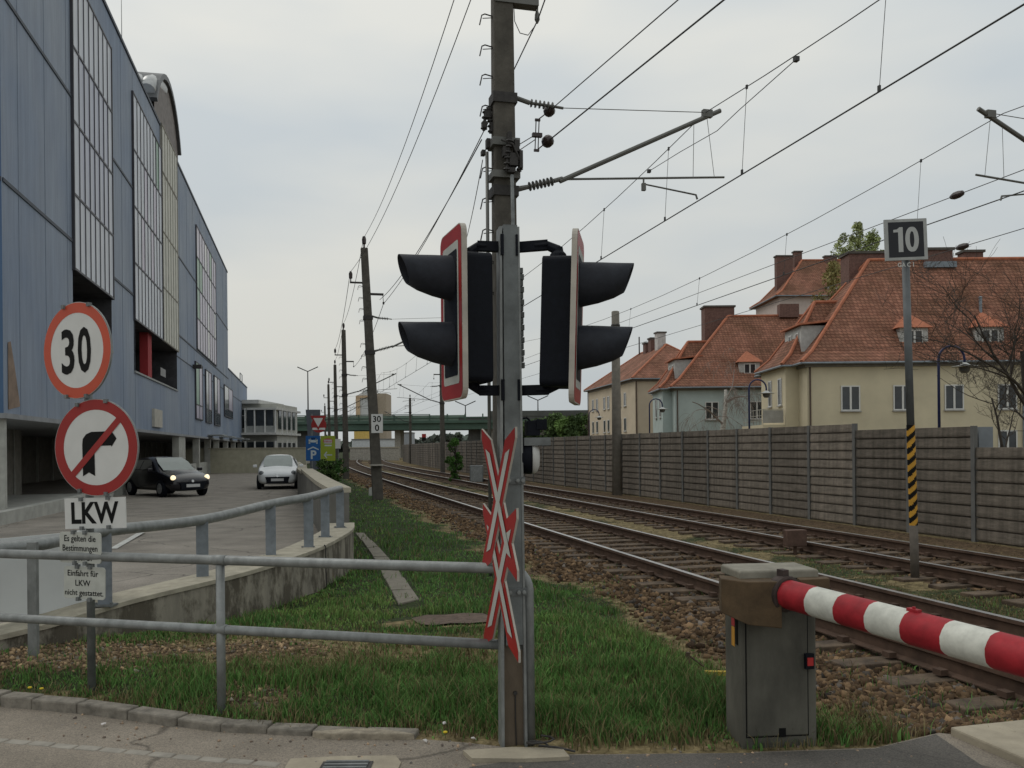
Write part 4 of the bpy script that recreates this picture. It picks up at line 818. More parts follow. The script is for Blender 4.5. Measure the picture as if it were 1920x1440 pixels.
# ============================================================ CATENARY POLES
ins_m = M('insulator_brown', (.035, .022, .02), rough=.35, var=.2, spec=.5); gal2 = M('tube_steel', (.13, .13, .12), rough=.5, metal=.3, var=.2)
def ribs(mb, a, b, n, r0, r1):
    a, b = Vector(a), Vector(b); ax = (b - a); Ln = ax.length; prof = []
    for k in range(n):
        d = Ln * (k + .25) / n; prof += [(d, r0), (d + .005, r1), (d + Ln / n * .3, r1 * .9), (d + Ln / n * .45, r0)]
    mb.lathe(a, ax, [(0, r0)] + prof + [(Ln, r0)], 12)
def cat_pole(base, H, w0, w1, label, group, side=1, lean=0.0, detail=True, arm_left=True, cant=True, steps=True, far=False, brk=True):
    t, s = ts(base); u = S * side; t_ = thing('catenary_pole', label, 'railway pole', base, group)
    def Q(a, z, b=0.0): return base + u * a + T * b + UP * z + Vector((-lean * z, 0, 0))
    mb = MB(); vs = []
    for z, w in ((-.5, w0 * 1.02), (H, w1)):
        for a, b in ((-1, -1), (1, -1), (1, 1), (-1, 1)): vs.append(Q(a * w / 2, z, b * w * .4))
    mb.add(vs, [(3, 2, 1, 0), (4, 5, 6, 7), (0, 1, 5, 4), (1, 2, 6, 5), (2, 3, 7, 6), (3, 0, 4, 7)]); sh = mb.build('shaft', pole_c, t_, bevel=0 if far else .02)
    hw = lambda z: lerp(w0, w1, z / H) / 2
    mb = MB(); mb.lathe(Q(0, H), UP, [(0, .05), (.05, .03), (.12, .03), (.16, .07), (.30, .075), (.40, .05), (.42, .001)], 10); mb.build('top_insulator', ins_m, t_)
    if arm_left:
        mb = MB(); mb.tube([Q(hw(7.4), 7.4), Q(-.55, 7.4)], .035, 6); ar = mb.build('side_arm', dark, t_)
        mb = MB(); mb.lathe(Q(-.52, 7.42), UP, [(0, .02), (.1, .02), (.12, .06), (.28, .065), (.36, .03), (.37, .001)], 10); mb.build('insulator', ins_m, ar)
    if brk: mb = MB(); mb.cb(Q(.3, 7.02), (u, T, UP), (.55, .08, .07)); mb.tube([Q(.55, 7.0), Q(.56, 6.75)], .012, 6); mb.cb(Q(.56, 6.72), (u, T, UP), (.06, .06, .08)); mb.build('wire_bracket', dark, t_)
    for z in ((6.2, 5.0) if cant else ()):
        mb = MB(); mb.cb(Q(0, z), (u, T, UP), (2 * hw(z) + .05, 2 * hw(z) * .8 + .05, .13)); mb.build('clamp_band', dark, t_)
    if cant:
        cn = MB(); cn.tube([Q(hw(5.1), 5.05), Q(.33, 5.10)], [.04, .03], 8); ribs(cn, Q(.33, 5.10), Q(.68, 5.2), 7, .022, .062)
        cn.tube([Q(.68, 5.2), Q(.8, 5.24)], .03, 8); cn.tube([Q(.76, 5.2), Q(3.1, 6.33)], .032, 8); cn.tube([Q(.8, 5.23), Q(3.15, 5.41)], .015, 6)
        cn.tube([Q(hw(6), 6.26), Q(.36, 6.20)], .032, 8); ribs(cn, Q(.36, 6.20), Q(.70, 6.18), 6, .02, .055); cn.tube([Q(.70, 6.18), Q(.82, 6.17)], .018, 6); cn.tube([Q(.78, 6.17), Q(2.95, 6.29)], .006, 5)
        cn.tube([Q(1.95, 5.32), Q(1.95, 5.24), Q(2.72, 5.14), Q(2.74, 5.08)], .014, 6); cn.cb(Q(1.95, 5.2), (u, T, UP), (.05, .05, .1)); cn.cb(Q(2.9, 6.27), (u, T, UP), (.14, .07, .1))
        cn.tube([Q(2.9, 6.2), Q(3.0, 5.4)], .004, 4); cn.tube([Q(2.7, 6.1), Q(2.68, 5.37)], .004, 4)
        cn.build('cantilever', gal2 if not far else dark, t_)
    if steps:
        for z in ([7.95, 7.62] if detail else []) + [7.28, 6.88, 6.5, 6.1, 5.3, 4.9, 4.5, 4.1, 3.7]:
            st = MB(); a = hw(z); st.tube([Q(-a, z, 0), Q(-a - .1, z + .02, 0), Q(-a - .14, z - .0, -.0), Q(-a - .17, z - .13, 0)], .009, 5); st.tube([Q(-a, z - .02, 0), Q(-a - .13, z - .04, 0)], .006, 4)
            st.build('step_iron', dark, t_)
    return t_, Q
b0 = P(952, 1090, 11.5); b0.z = 0
p0, Q0 = cat_pole(b0, 8.9, .33, .245, 'concrete catenary pole right behind the crossing signal, with switch gear and a cantilever', 'catenary poles', lean=.0, arm_left=False, brk=False)
# extra equipment on the near pole
for (z, h) in ((5.62, .10), (5.2, .09)): mb = MB(); mb.cb(Q0(0, z, -.02), (S, T, UP), (.36, .3, h)); mb.build('switch_clamp', gal2, p0)
mb = MB()
def G0(px, py, Y=11.3): return P(px, py, Y)
for (a, b, w_, h_, m_) in ((955, 262, .05, .18, 0), (948, 285, .08, .12, 0), (962, 300, .11, .16, 0), (968, 275, .06, .14, 0), (958, 320, .09, .06, 0), (976, 300, .04, .22, 0)): mb.cb(G0(a, b, 11.28), (S, T, UP), (w_, .1, h_))
ribs(mb, G0(950, 322, 11.25), G0(956, 258, 11.25), 6, .02, .05); ribs(mb, G0(975, 322, 11.3), G0(966, 262, 11.3), 5, .02, .045)
mb.tube([G0(940, 262, 11.25), G0(962, 270, 11.22), G0(975, 300, 11.25)], .014, 6); mb.build('switch_gear', dark, p0)
mb = MB()
for (a, b, w_, h_) in ((914, 215, .08, .1), (908, 235, .06, .08), (922, 240, .05, .12), (915, 270, .05, .12), (925, 273, .12, .05), (906, 287, .05, .06)): mb.cb(G0(a, b, 11.5), (S, T, UP), (w_, .1, h_))
ribs(mb, G0(907, 245, 11.5), G0(911, 205, 11.5), 4, .02, .045); ribs(mb, G0(921, 250, 11.5), G0(919, 212, 11.5), 4, .02, .045); mb.tube([G0(912, 205, 11.5), G0(930, 203, 11.5)], .03, 6); mb.build('cable_terminal', dark, p0)
MB().tube([G0(913, 285, 11.45), G0(915, 500, 11.4), G0(920, 1080, 11.4)], .022, 8).build('conduit', gal2, p0, smooth=True)
MB().tube([G0(960, 328, 11.25), G0(962, 440, 11.25), G0(966, 800, 11.25)], .024, 8).build('conduit', galv_d, p0, smooth=True)
mb = MB(); mb.cb(P(967, 4, 11.5), (S, T, UP), (.58, .16, .10)); mb.tube([P(1008, 10, 11.6), P(1007, 38, 11.6)], .012, 6); mb.lathe(P(1007, 20, 11.6), (0, 0, -1), [(0, .015), (.05, .03), (.12, .035), (.17, .01)], 8); mb.build('upper_bracket', gal2, p0)
mb = MB(); mb.tube([P(963, 5, 11.5), P(965, 40, 11.5), P(975, 62, 11.52), P(990, 66, 11.55), P(1002, 50, 11.6), P(1008, 38, 11.6)], .006, 6); mb.build('jumper_wire', wire_m, p0)
labels = {1: 'leaning concrete catenary pole carrying the white 30 over 0 board', 2: 'second catenary pole along the row, behind the one with the board', 3: 'third catenary pole along the row beyond the grass strip', 4: 'fourth catenary pole, slim against the bridge', 5: 'farthest catenary pole of the row, near the bridge'}
PB_ = {}
for k, (px, Y, zb, H, far) in enumerate([(708, 30.5, 0, 8.6, False), (649, 53, -.1, 8.9, False), (631.5, 76, 0, 8.9, True), (618.5, 99, 0, 8.9, True), (611, 138, 0, 8.4, True)], 1):
    b = P(px, 880, Y); b.z = zb; b = Vector(b); PB_[k] = cat_pole(b, H, .36, .24, labels[k], 'catenary poles', lean=.045 if k == 1 else .008, detail=False, far=far, steps=k < 4)
p1, Q1 = PB_[1]
c = P(707, 794, 30.1); mb = MB(); u = Vector((1, 0, 0)); mb.cb(c, (u, (0, 1, 0), UP), (.39, .02, .64), 0)
text(mb, '30', c + Vector((0, -.011, .055)), u, UP, .20, 1, .02, .003, 1, maxw=.31); text(mb, '0', c + Vector((0, -.011, -.25)), u, UP, .21, 1, .02, .003, 1, maxw=.15)
o = mb.build('number_board', [white_p, black_p], p1); o['label'] = 'white board with black 30 above 0'
mb = MB(); q = P(706, 872, 30.3); mb.cb(q, ((1, 0, 0), (0, 1, 0), UP), (.42, .4, .05)); mb.build('pole_band', concrete, p1)
p = G(697, 930, -.06); mb = MB(); mb.ext([(-.12, 0), (.12, 0), (.12, .16), (0.0, .32), (-.1, .3)], p, (1, 0, 0), (0, 0, 1), (0, .1, 0)); mb.build('marker_stone', M('whitewashed_stone', (.45, .45, .42), var=.15), loc=p, tag=('small pale marker stone beside the foot of the leaning pole', 'marker stone'))
# far-side poles: right of the second track
def side_pole(px, py, Y, ztop, label, cant=False, w=.26, zb=-.2):
    b = P(px, py, Y); b.z = zb
    if cant: return cat_pole(b, ztop, w * 1.2, w, label, 'catenary poles', side=-1, detail=False, arm_left=False, far=True, steps=False)[0]
    t_ = thing('mast', label, 'mast', b, 'plain masts by the noise wall'); MB().tube([b - UP * .3, Vector((b.x, b.y, ztop - .02)), Vector((b.x, b.y, ztop))], [w / 2, w * .38, w * .3], 12).build('shaft', M('grey_pole_concrete', (.19, .175, .15), rough=.9, var=.2, scale=5, bump=.2), t_, smooth=True)
    mb = MB(); mb.lathe(Vector((b.x, b.y, ztop - .6)), UP, [(0, w * .43), (.04, w * .45), (.08, w * .43)], 12); mb.build('band', dark, t_); return t_
side_pole(1157, 900, 34.5, 6.95, 'round concrete mast in front of the cream house, at the noise wall', w=.4)
tr_ = TS(10.3, 12.45, 0); cat_pole(tr_, 8.6, .34, .26, 'catenary pole of the farther track, just outside the right edge of the view', 'catenary poles', side=-1, detail=False, arm_left=False, steps=False)
side_pole(830, 880, 62, 8.4, 'catenary pole of the farther track in front of the bridge, left of the signal', cant=True)
side_pole(770, 870, 108, 8.0, 'farthest catenary pole of the farther track, under the bridge rail', cant=True)

# ============================================================ WIRES
def cat(a, b, sag, n=14): return [a.lerp(b, i / n) - UP * (sag * 4 * (i / n) * (1 - i / n)) for i in range(n + 1)]
def line_s(t0, t1, s_at, z, step=6.0):
    n = max(2, int((t1 - t0) / step)); return [TS(t0 + (t1 - t0) * i / n, s_at, z) for i in range(n + 1)]
def s_from(px, py, z):
    return ts(G(px, py, z))
SC1 = s_from(1320, 370, 5.1)[1]; SC2 = s_from(1920, 358, 5.1)[1]
def overhead(label, sc, t_sup, zc, zm, jj=0):
    """contact wire, messenger wire and droppers of one track"""
    t_ = thing('overhead_line', label, 'overhead line', TS(t_sup[1], sc, zc))
    MB().tube(line_s(t_sup[0], t_sup[-1], sc, zc, 4), .0085, 6).build('contact_wire', wire_m, t_)
    pts = []; dr_ = MB()
    for a, b in zip(t_sup[:-1], t_sup[1:]):
        n = 12; sg_ = .42 * ((b - a) / 19) ** 1
        for i in range(n):
            f = i / n; pts.append(TS(a + (b - a) * f, sc + .05, zm - sg_ * 4 * f * (1 - f)))
        for f in (.06, .2, .34, .5, .66, .8, .94):
            tt = a + (b - a) * f; z = zm - sg_ * 4 * f * (1 - f)
            dr_ = MB(); r_ = .0035 if tt < 30 else .005
            dr_.tube([TS(tt, sc + .05, z + .01), TS(tt + .05, sc, zc)], r_, 4); dr_.cb(TS(tt + .05, sc, zc + .03), (S, T, UP), (.02, .03, .06)); dr_.cb(TS(tt, sc + .05, z), (S, T, UP), (.02, .03, .05)); dr_.build('dropper', wire_m, t_)
    pts.append(TS(t_sup[-1], sc + .05, zm)); MB().tube(pts, .006, 6).build('messenger_wire', wire_m, t_)
    return t_
tp0 = ts(b0)[0]; tsup = [tp0 - 19, tp0, 31.2, 54, 77, 100, 135]
ol1 = overhead('overhead contact line above the nearer track with hanging droppers', SC1, tsup, 5.10, 6.28)
tsup2 = [tp0 - 20, 10.3, 38, 62, 108, 135]
ol2 = overhead('overhead contact line above the farther track, toward the houses', SC2, tsup2, 5.10, 6.30)
# stitch wire at the near cantilever
mb = MB(); a = P(1493, 111, 9.9); c = P(1345, 245, 12.2); b = P(1217, 321, 14.6); mb.tube([a, P(1385, 207, 11.6), c, P(1275, 285, 13.4), b], .0055, 5); mb.cb(a, (S, T, UP), (.05, .06, .05)); mb.cb(b, (S, T, UP), (.05, .06, .05)); mb.build('stitch_wire', wire_m, ol1)
def wire(label, pts, r=.0075, extra=None, grp='single wires over the railway'):
    m_ = pts[len(pts) // 2]; o = MB().tube(pts, r, 6).build('wire', wire_m, loc=m_, tag=(label, 'wire', grp)); return o
def bead(mb, c, d, L_=.16, r=.065): d = Vector(d).normalized(); mb.lathe(Vector(c) - d * L_ / 2, d, [(0, .015), (.02, r * .7), (L_ * .35, r), (L_ * .65, r), (L_ * .9, r * .6), (L_, .015)], 12)
# two anchored wires leaving the near pole towards the camera side
i1 = P(1030, 208, 11.75); i2 = P(1027, 265, 11.75); e1 = P(1271, 0, 8.3); e2 = P(1357, 0, 7.9)
d1 = (e1 - i1); d2 = (e2 - i2)
wire('thin anchored wire running from the near pole tie insulator up to the top edge', [i1, e1, i1 + d1 * 3.5], .0065)
wire('thick anchored wire running from the near pole egg insulator up to the right', [i2, e2, i2 + d2 * 3.0], .009)
mb = MB(); bead(mb, i1, d1, .2, .075); bead(mb, i2, d2, .2, .08); q0, q1 = P(1008, 225, 11.7), P(1006, 282, 11.7)
for dx in (-.02, .02): mb.tube([q0 + Vector((dx, 0, 0)), q1 + Vector((dx, 0, 0))], .008, 6)
for q in (q0, q1, (q0 + q1) / 2): mb.cb(q, (S, T, UP), (.09 if q is not q0 and q is not q1 else .07, .03, .03))
mb.cb(q0.lerp(q1, .5), (S, T, UP), (.13, .06, .05)); mb.tube([q0, i1], .008, 5); mb.tube([q1, i2], .008, 5); mb.tube([P(975, 270, 11.5), P(1000, 255, 11.68)], .006, 5); mb.tube([P(975, 281, 11.5), P(1003, 262, 11.68)], .006, 5)
mb.build('egg_insulators', ins_m, p0)
# feeder along the left side of the poles
br0 = P(1008, 38, 11.6); br1 = Q1(.56, 6.7); br2 = PB_[2][1](.56, 6.7)
wire('feeder wire hanging from the bracket of the near pole down to the leaning pole', cat(br0, br1, .35), .009)
wire('feeder wire continuing from the near pole bracket to the top edge', [br0, br0 + Vector((.9, -6, .1)), br0 + Vector((2.4, -14, .3))], .009)
wire('feeder wire between the leaning pole and the second pole', cat(br1, br2, .35), .01)
ta = Q0(0, 9.3); tb = Q1(0, 8.95)
wire('top wire from the near pole to the tip of the leaning pole', cat(P(905, -170, 11.6), tb, .45), .0075)
wire('second wire crossing the top wire on its way to the leaning pole arm', cat(P(937, -150, 11.4), Q1(-.52, 7.75), .55), .0075)
wire('top wire from the leaning pole to the second pole', cat(tb, PB_[2][1](0, 9.3), .45), .01)
wire('side arm wire from the leaning pole to the second pole', cat(Q1(-.52, 7.75), PB_[2][1](-.52, 7.75), .45), .01)
wire('top wire from the second pole to the third pole', cat(PB_[2][1](0, 9.3), PB_[3][1](0, 9.3), .45), .012)
wire('thin wire falling from the near pole terminal behind the left signal head', cat(P(905, 300, 11.5), P(868, 470, 20), .1), .006)
wire('thin slanting wire between the near pole and the leaning pole bracket', cat(P(903, 262, 11.5), P(712, 562, 30), .25), .0085)
# wires to the right, parallel to the tracks
def parw(label, px1, py1, px2, py2, Y1, Y2, r=.008, bd=None):
    a, b = P(px1, py1, Y1), P(px2, py2, Y2); d = b - a; wire(label, [a - d * 1.2, a, b, b + d * .12], r)
    for (px, f) in (bd or []):
        mb = MB(); q = a + d * f; bead(mb, q, d, .3, .075); mb.build('egg_insulator', ins_m, loc=q, tag=(px, 'insulator', 'egg insulators in the wires'))
def par_z(px, py, z): p = G(px, py, z); return p
def parline(label, px, py, z, t_from, t_to, r=.008, bl=None):
    t, s = s_from(px, py, z); pts = line_s(t_from, t_to, s, z, 8); wire(label, pts, r)
    for (bx2, lb) in (bl or []):
        # find t where the line crosses image column bx2
        best = min(np.linspace(t_from, 60, 600), key=lambda q: abs(960 + F * (TS(q, s, z).x / TS(q, s, z).y) - bx2) if TS(q, s, z).y > 1 else 1e9); c = TS(best, s, z); mb = MB(); bead(mb, c, T, .3, .06); mb.build('egg_insulator', ins_m, loc=c, tag=(lb, 'insulator', 'egg insulators in the wires'))
parline('wire with an egg insulator above the 10 board', 1920, 318, 5.75, -4, 130, .0065, [(1801, 'dark egg insulator in the wire above and right of the 10 board')])
parline('lowest wire passing just above the yellow house ridge', 1920, 428, 5.3, -4, 130, .007, [(1806, 'dark egg insulator above the right chimney of the yellow house')])
# ============================================================ LEFT BUILDING
BN = Vector((1, .2307, 0)).normalized(); BD = Vector((-.2307, 1, 0)).normalized()
def BF(px, py):
    a, b = ray(px, py); Y = -7.0 / (a + .2307); return Y, CH + b * Y
def FB(Y, z, out=0.0): return Vector((-7.0 - .2307 * Y, Y, z)) + BN * out
blue = M('blue_grey_cladding', (.237, .285, .365), rough=.55, metal=.05, var=.17, scale=1.1, bump=0, stretch=(3, 3, .25), fine=.7, spec=.3)
n_, l_ = nodes(blue); b = n_['Principled BSDF']
t = n_.new('ShaderNodeTexCoord'); wv = n_.new('ShaderNodeTexWave'); wv.wave_type = 'BANDS'; wv.bands_direction = 'Y'; wv.inputs['Scale'].default_value = 4.0; wv.inputs['Distortion'].default_value = 0
bp = n_.new('ShaderNodeBump'); bp.inputs['Strength'].default_value = .5; bp.inputs['Distance'].default_value = .03; l_.new(t.outputs['Object'], wv.inputs['Vector']); l_.new(wv.outputs['Fac'], bp.inputs['Height']); l_.new(bp.outputs[0], b.inputs['Normal'])
prev = b.inputs['Base Color'].links[0].from_socket; gz = n_.new('ShaderNodeTexNoise'); gz.inputs['Scale'].default_value = .25; gz.inputs['Detail'].default_value = 3; l_.new(t.outputs['Object'], gz.inputs['Vector'])
r = n_.new('ShaderNodeValToRGB'); r.color_ramp.elements[0].color = (.78, .84, .92, 1); r.color_ramp.elements[1].color = (1.12, 1.08, 1.02, 1); r.color_ramp.elements[0].position = .3; r.color_ramp.elements[1].position = .7
x = n_.new('ShaderNodeMixRGB'); x.blend_type = 'MULTIPLY'; x.inputs[0].default_value = 1; l_.new(gz.outputs['Fac'], r.inputs[0]); l_.new(prev, x.inputs[1]); l_.new(r.outputs[0], x.inputs[2]); l_.new(x.outputs[0], b.inputs['Base Color'])
blue_d = M('shaded_blue_cladding', (.06, .12, .22), rough=.5, var=.12, scale=2, stretch=(3, 3, .3))  # weaker light on the end wall is put into this darker blue
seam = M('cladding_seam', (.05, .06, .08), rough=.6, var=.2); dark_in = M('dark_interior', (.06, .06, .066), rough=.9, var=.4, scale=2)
bl = thing('parking_building', 'tall blue-grey clad parking garage with tall glazed bays receding along the ramp road', 'building', FB(20.4, 0))
Z0, Z1b, Z2b, ZR = 2.6, 7.96, 12.3, 17.45
Yc, Ye, Yl = 20.4, 78.6, 103.0
b1a, b1b = BF(134, 300)[0], BF(207, 350)[0]; b1z = [BF(138, 505)[1], BF(135, 363)[1], BF(132, 223)[1], BF(130, 82)[1], BF(203, 88)[1]]
b2a, b2c, b2b = BF(248, 350)[0], BF(301, 450)[0], BF(331, 600)[0]; b2z0 = BF(250, 598)[1]; b2zt = BF(245, 170)[1]; b2o = BF(252, 695)[1]
b3a, b3b = BF(367, 500)[0], BF(403, 560)[0]; b3z0 = BF(370, 655)[1]; b3zt = BF(366, 422)[1]
opens = [(b1a, b1b, b1z[0] - 1.9, b1z[0]), (b2a, b2b, b2o, b2z0)]
smalls = [(365, 377, 683, 786), (384, 394, 697, 792), (400, 410, 708, 797), (419, 434, 727, 782)]
ycut = sorted({Yc, Ye} | {v for o_ in opens for v in o_[:2]}); zcut = sorted({Z0, Z1b, Z2b, ZR} | {v for o_ in opens for v in o_[2:]})
mb = MB()
for ya, yb_ in zip(ycut[:-1], ycut[1:]):
    for za, zb in zip(zcut[:-1], zcut[1:]):
        if any(o_[0] <= ya and yb_ <= o_[1] and o_[2] <= za and zb <= o_[3] for o_ in opens): continue
        mb.poly(FB(ya, za), FB(yb_, za), FB(yb_, zb), FB(ya, zb))
DP_ = -26
mb.poly(FB(Ye, Z0), FB(Yl, Z0), FB(Yl, 8.9), FB(Ye, 8.9))
mb.poly(FB(Ye, 8.9), FB(Ye, 8.9, DP_), FB(Ye, ZR, DP_), FB(Ye, ZR)); mb.poly(FB(Yl, 0, -.01), FB(Yl, 0, DP_), FB(Yl, 8.9, DP_), FB(Yl, 8.9))
mb.poly(FB(Ye, 8.9), FB(Yl, 8.9), FB(Yl, 8.9, DP_), FB(Ye, 8.9, DP_)); mb.poly(FB(Yc, ZR), FB(Ye, ZR), FB(Ye, ZR, DP_), FB(Yc, ZR, DP_))
mb.poly(FB(Yc, 0, DP_), FB(Ye, 0, DP_), FB(Ye, ZR, DP_), FB(Yc, ZR, DP_))
mb.build('facade', blue, bl)
mb = MB(); mb.poly(FB(Yc, Z0), FB(Yc, ZR), FB(Yc, ZR, DP_), FB(Yc, Z0, DP_)); mb.build('end_wall', blue_d, bl)
mb = MB()
def seg(mb, Y0, Y1, z, h=.05, o=.025): mb.ob(FB(Y0, z), BD * ((Y1 - Y0) * math.hypot(1, .2307)), BN * o, UP * h)
for z in (Z1b, Z2b):
    cuts = [(Yc, b1a), (b1b, b2a), (b2b, b3a), (b3b, Ye)] if z > b3z0 else [(Yc, b1a), (b1b, b2a), (b2b, Ye)]
    for a, c in cuts: seg(mb, a + .05, c - .05, z, .09, .03)
seg(mb, Yc, Ye, ZR - .06, .14, .05); seg(mb, Ye, Yl, 8.84, .12, .05); seg(mb, b2b, Yl, b3z0 - 1.4, .06, .02)
mb.ob(FB(Yc, 7.96, .0), -BD * .03, BN * -DP_ * -1, UP * .09)
mb.build('panel_seams', seam, bl); mb = MB()
for Yv in (21.6, 23.8, 26.0, b1b + 1.9, b1b + 4.2, 49.0, 52, 55, 58.5, 74, 77, 82, 90, 96): mb = MB(); mb.ob(FB(Yv, Z0), BD * .02, BN * .008, UP * ((ZR if Yv < Ye else 8.9) - Z0 - .1)); mb.build('panel_joint', M('cladding_joint', (.17, .205, .265), rough=.6), bl)
# soffit, recessed ground floor and columns
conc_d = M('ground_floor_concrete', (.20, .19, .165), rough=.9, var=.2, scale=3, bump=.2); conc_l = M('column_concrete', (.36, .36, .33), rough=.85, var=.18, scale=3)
mb = MB(); mb.ob(FB(Yc, Z0 - .12, -7), BN * 7.04, BD * ((Yl - Yc) * 1.026), UP * .12); mb.build('soffit_edge', M('soffit_grey', (.25, .26, .27), var=.15), bl)
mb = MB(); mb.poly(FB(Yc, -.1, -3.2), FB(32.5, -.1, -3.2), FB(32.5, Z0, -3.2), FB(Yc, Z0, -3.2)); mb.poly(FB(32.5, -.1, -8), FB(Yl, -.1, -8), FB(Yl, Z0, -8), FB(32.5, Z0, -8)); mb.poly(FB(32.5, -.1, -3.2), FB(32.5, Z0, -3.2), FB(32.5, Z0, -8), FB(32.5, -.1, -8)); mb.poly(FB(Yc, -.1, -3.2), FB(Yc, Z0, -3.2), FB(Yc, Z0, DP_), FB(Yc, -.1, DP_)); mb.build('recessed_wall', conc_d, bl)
mb = MB()
for Yv in np.arange(22, 32, 2.4): mb.ob(FB(Yv, 0, -3.18), BD * .05, BN * .03, UP * 2.5)
for Yv in np.arange(36, 100, 3.0): mb.ob(FB(Yv, 0, -7.9), BD * .12, BN * .08, UP * 2.5)
mb.build('wall_joints', conc_l, bl)
for Yv, wd_, dp in ((20.6, .16, .16), (33.6, .9, .4), (48.5, 2.6, .35), (57.5, .45, .4), (64, .45, .4), (70, .5, .4), (78, .5, .4), (86, .5, .4), (94, .5, .4), (102, .6, .4)):
    mb = MB(); mb.ob(FB(Yv, -.1, -.05), BD * wd_, -BN * dp, UP * (Z0 - .02)); mb.build('column', conc_l, bl)
mb = MB()
for a, c in ((51.5, 57.4), (58, 63.9), (64.5, 69.9), (70.6, 77.9), (78.6, 85.9), (86.6, 93.9), (94.6, 101.9)): mb.ob(FB(a, -.1, -.2), BD * (c - a), -BN * .15, UP * .95)
mb.build('parapet', conc_l, bl)
mb = MB(); mb.ob(FB(Yc - 1.5, -.05, .25), BD * 12, -BN * .25, UP * .42); mb.ob(FB(Yc - 1.5, -.05, .0), BD * 12, -BN * 3.2, UP * .3); mb.build('plinth', conc_l, bl)
for Yv in (62, 70, 79, 88, 97):
    mb = MB(); mb.ob(FB(Yv, 2.72, .0), BD * 3.5, BN * 1.0, UP * .07); mb.build('canopy', M('canopy_grey', (.32, .34, .35), var=.1), bl)
mb = MB(); mb.lathe(FB(24.5, 2.47, -1.6), (0, 0, -1), [(0, .06), (.05, .06), (.06, .03)], 12); mb.build('ceiling_lamp', M('lamp_glow', (.8, .9, 1), emit=((.75, .88, 1), 3)), bl)
gl1 = M('facade_glass', (.44, .47, .53), rough=.35, var=.12, scale=.6, spec=.7); gl2 = M('facade_glass_violet', (.36, .32, .42), rough=.3, var=.15, scale=.7, spec=.7); gl3 = M('facade_glass_green', (.10, .25, .14), rough=.3, var=.15); cream = M('cream_panel', (.56, .56, .50), rough=.6, var=.1, scale=2); gdk = M('facade_glass_dark', (.05, .07, .09), rough=.12, var=.2)
frm = M('mullion_dark', (.045, .045, .055), rough=.5, var=.2); pur = M('purple_frame', (.11, .06, .10), rough=.5)
def bay(Y0, Y1, zs, ncol, gm_, label, out=.045, frame=frm, special=None, vm=.032):
    w_ = None; mb = MB(); L_ = (Y1 - Y0) * 1.0263
    for z in zs: mb.ob(FB(Y0, z - .035, out), BD * L_, BN * .045, UP * .07)
    for i in range(ncol + 1):
        Yv = Y0 + (Y1 - Y0) * i / ncol; mb.ob(FB(Yv, zs[0], out + .018) - BD * vm, BD * 2 * vm, BN * .022, UP * (zs[-1] - zs[0]))
    mb.ob(FB(Y0, zs[0] - .05, 0) - BD * .05, BD * .05, BN * (out + .04), UP * (zs[-1] - zs[0] + .1)); mb.ob(FB(Y1, zs[0] - .05, 0), BD * .06, BN * (out + .05), UP * (zs[-1] - zs[0] + .1))
    w_ = mb.build('window', frame, bl); w_['label'] = label
    mats = [gm_, gl3, gl2, gdk, cream, M('facade_glass_lavender', (.29, .31, .40), rough=.3, var=.12, scale=.6, spec=.7)]
    mb = MB()
    for r_ in range(len(zs) - 1):
        for i in range(ncol):
            m_ = (special or {}).get((r_, i), 0); a, c = Y0 + (Y1 - Y0) * i / ncol, Y0 + (Y1 - Y0) * (i + 1) / ncol
            mb.poly(FB(a, zs[r_], out + .02), FB(c, zs[r_], out + .02), FB(c, zs[r_ + 1], out + .02), FB(a, zs[r_ + 1], out + .02), mi=m_)
    mb.poly(FB(Y0, zs[0], 0.0), FB(Y0, zs[0], out + .02), FB(Y1, zs[0], out + .02), FB(Y1, zs[0], 0)); mb.build('pane', mats, w_)
bay(b1a, b1b, b1z, 8, gl1, 'nearest tall glazed bay', special={(r_, i): 5 for r_ in (1, 2) for i in range(1, 7)})
zz2 = [b2z0 + (b2zt - b2z0) * k / 4 for k in range(5)]
bay(b2a, b2c, zz2, 9, gl1, 'middle tall glazed bay', special={(3, 6): 3, (3, 7): 1, (2, 3): 2, (1, 2): 2, (2, 6): 2, (1, 5): 2})
bay(b2c + .12, b2b, [b2z0, b2z0 + 2.6, b2z0 + 5.3, b2z0 + 8.2, 15.2, 17.5], 6, cream, 'cream panelled bay reaching up to the roof edge', out=.07, frame=M('cream_frame', (.3, .29, .25)), special={(1, 5): 0}, vm=.05)
zz3 = [b3z0 + (b3zt - b3z0) * k / 4 for k in range(5)]
bay(b3a, b3b, zz3, 8, gl2, 'far tall glazed bay with green and violet panes', frame=frm, special={(1, 0): 1, (2, 0): 1, (2, 1): 1, (0, 4): 3, (1, 4): 3, (3, 3): 3, (3, 5): 1, (1, 7): 3, (2, 5): 3})
for (x0, x1, y0, y1) in smalls:
    ya, yb_ = BF(x0, 700)[0], BF(x1, 700)[0]; za, zb = BF((x0 + x1) / 2, y1)[1], BF((x0 + x1) / 2, y0)[1]
    bay(ya, yb_, [za, za + (zb - za) * .25, zb], 2, gdk if x0 != 365 else gl2, 'small upright window with a dark frame', out=.06, special={(1, 0): 1} if x0 == 365 else {(1, 1): 2})
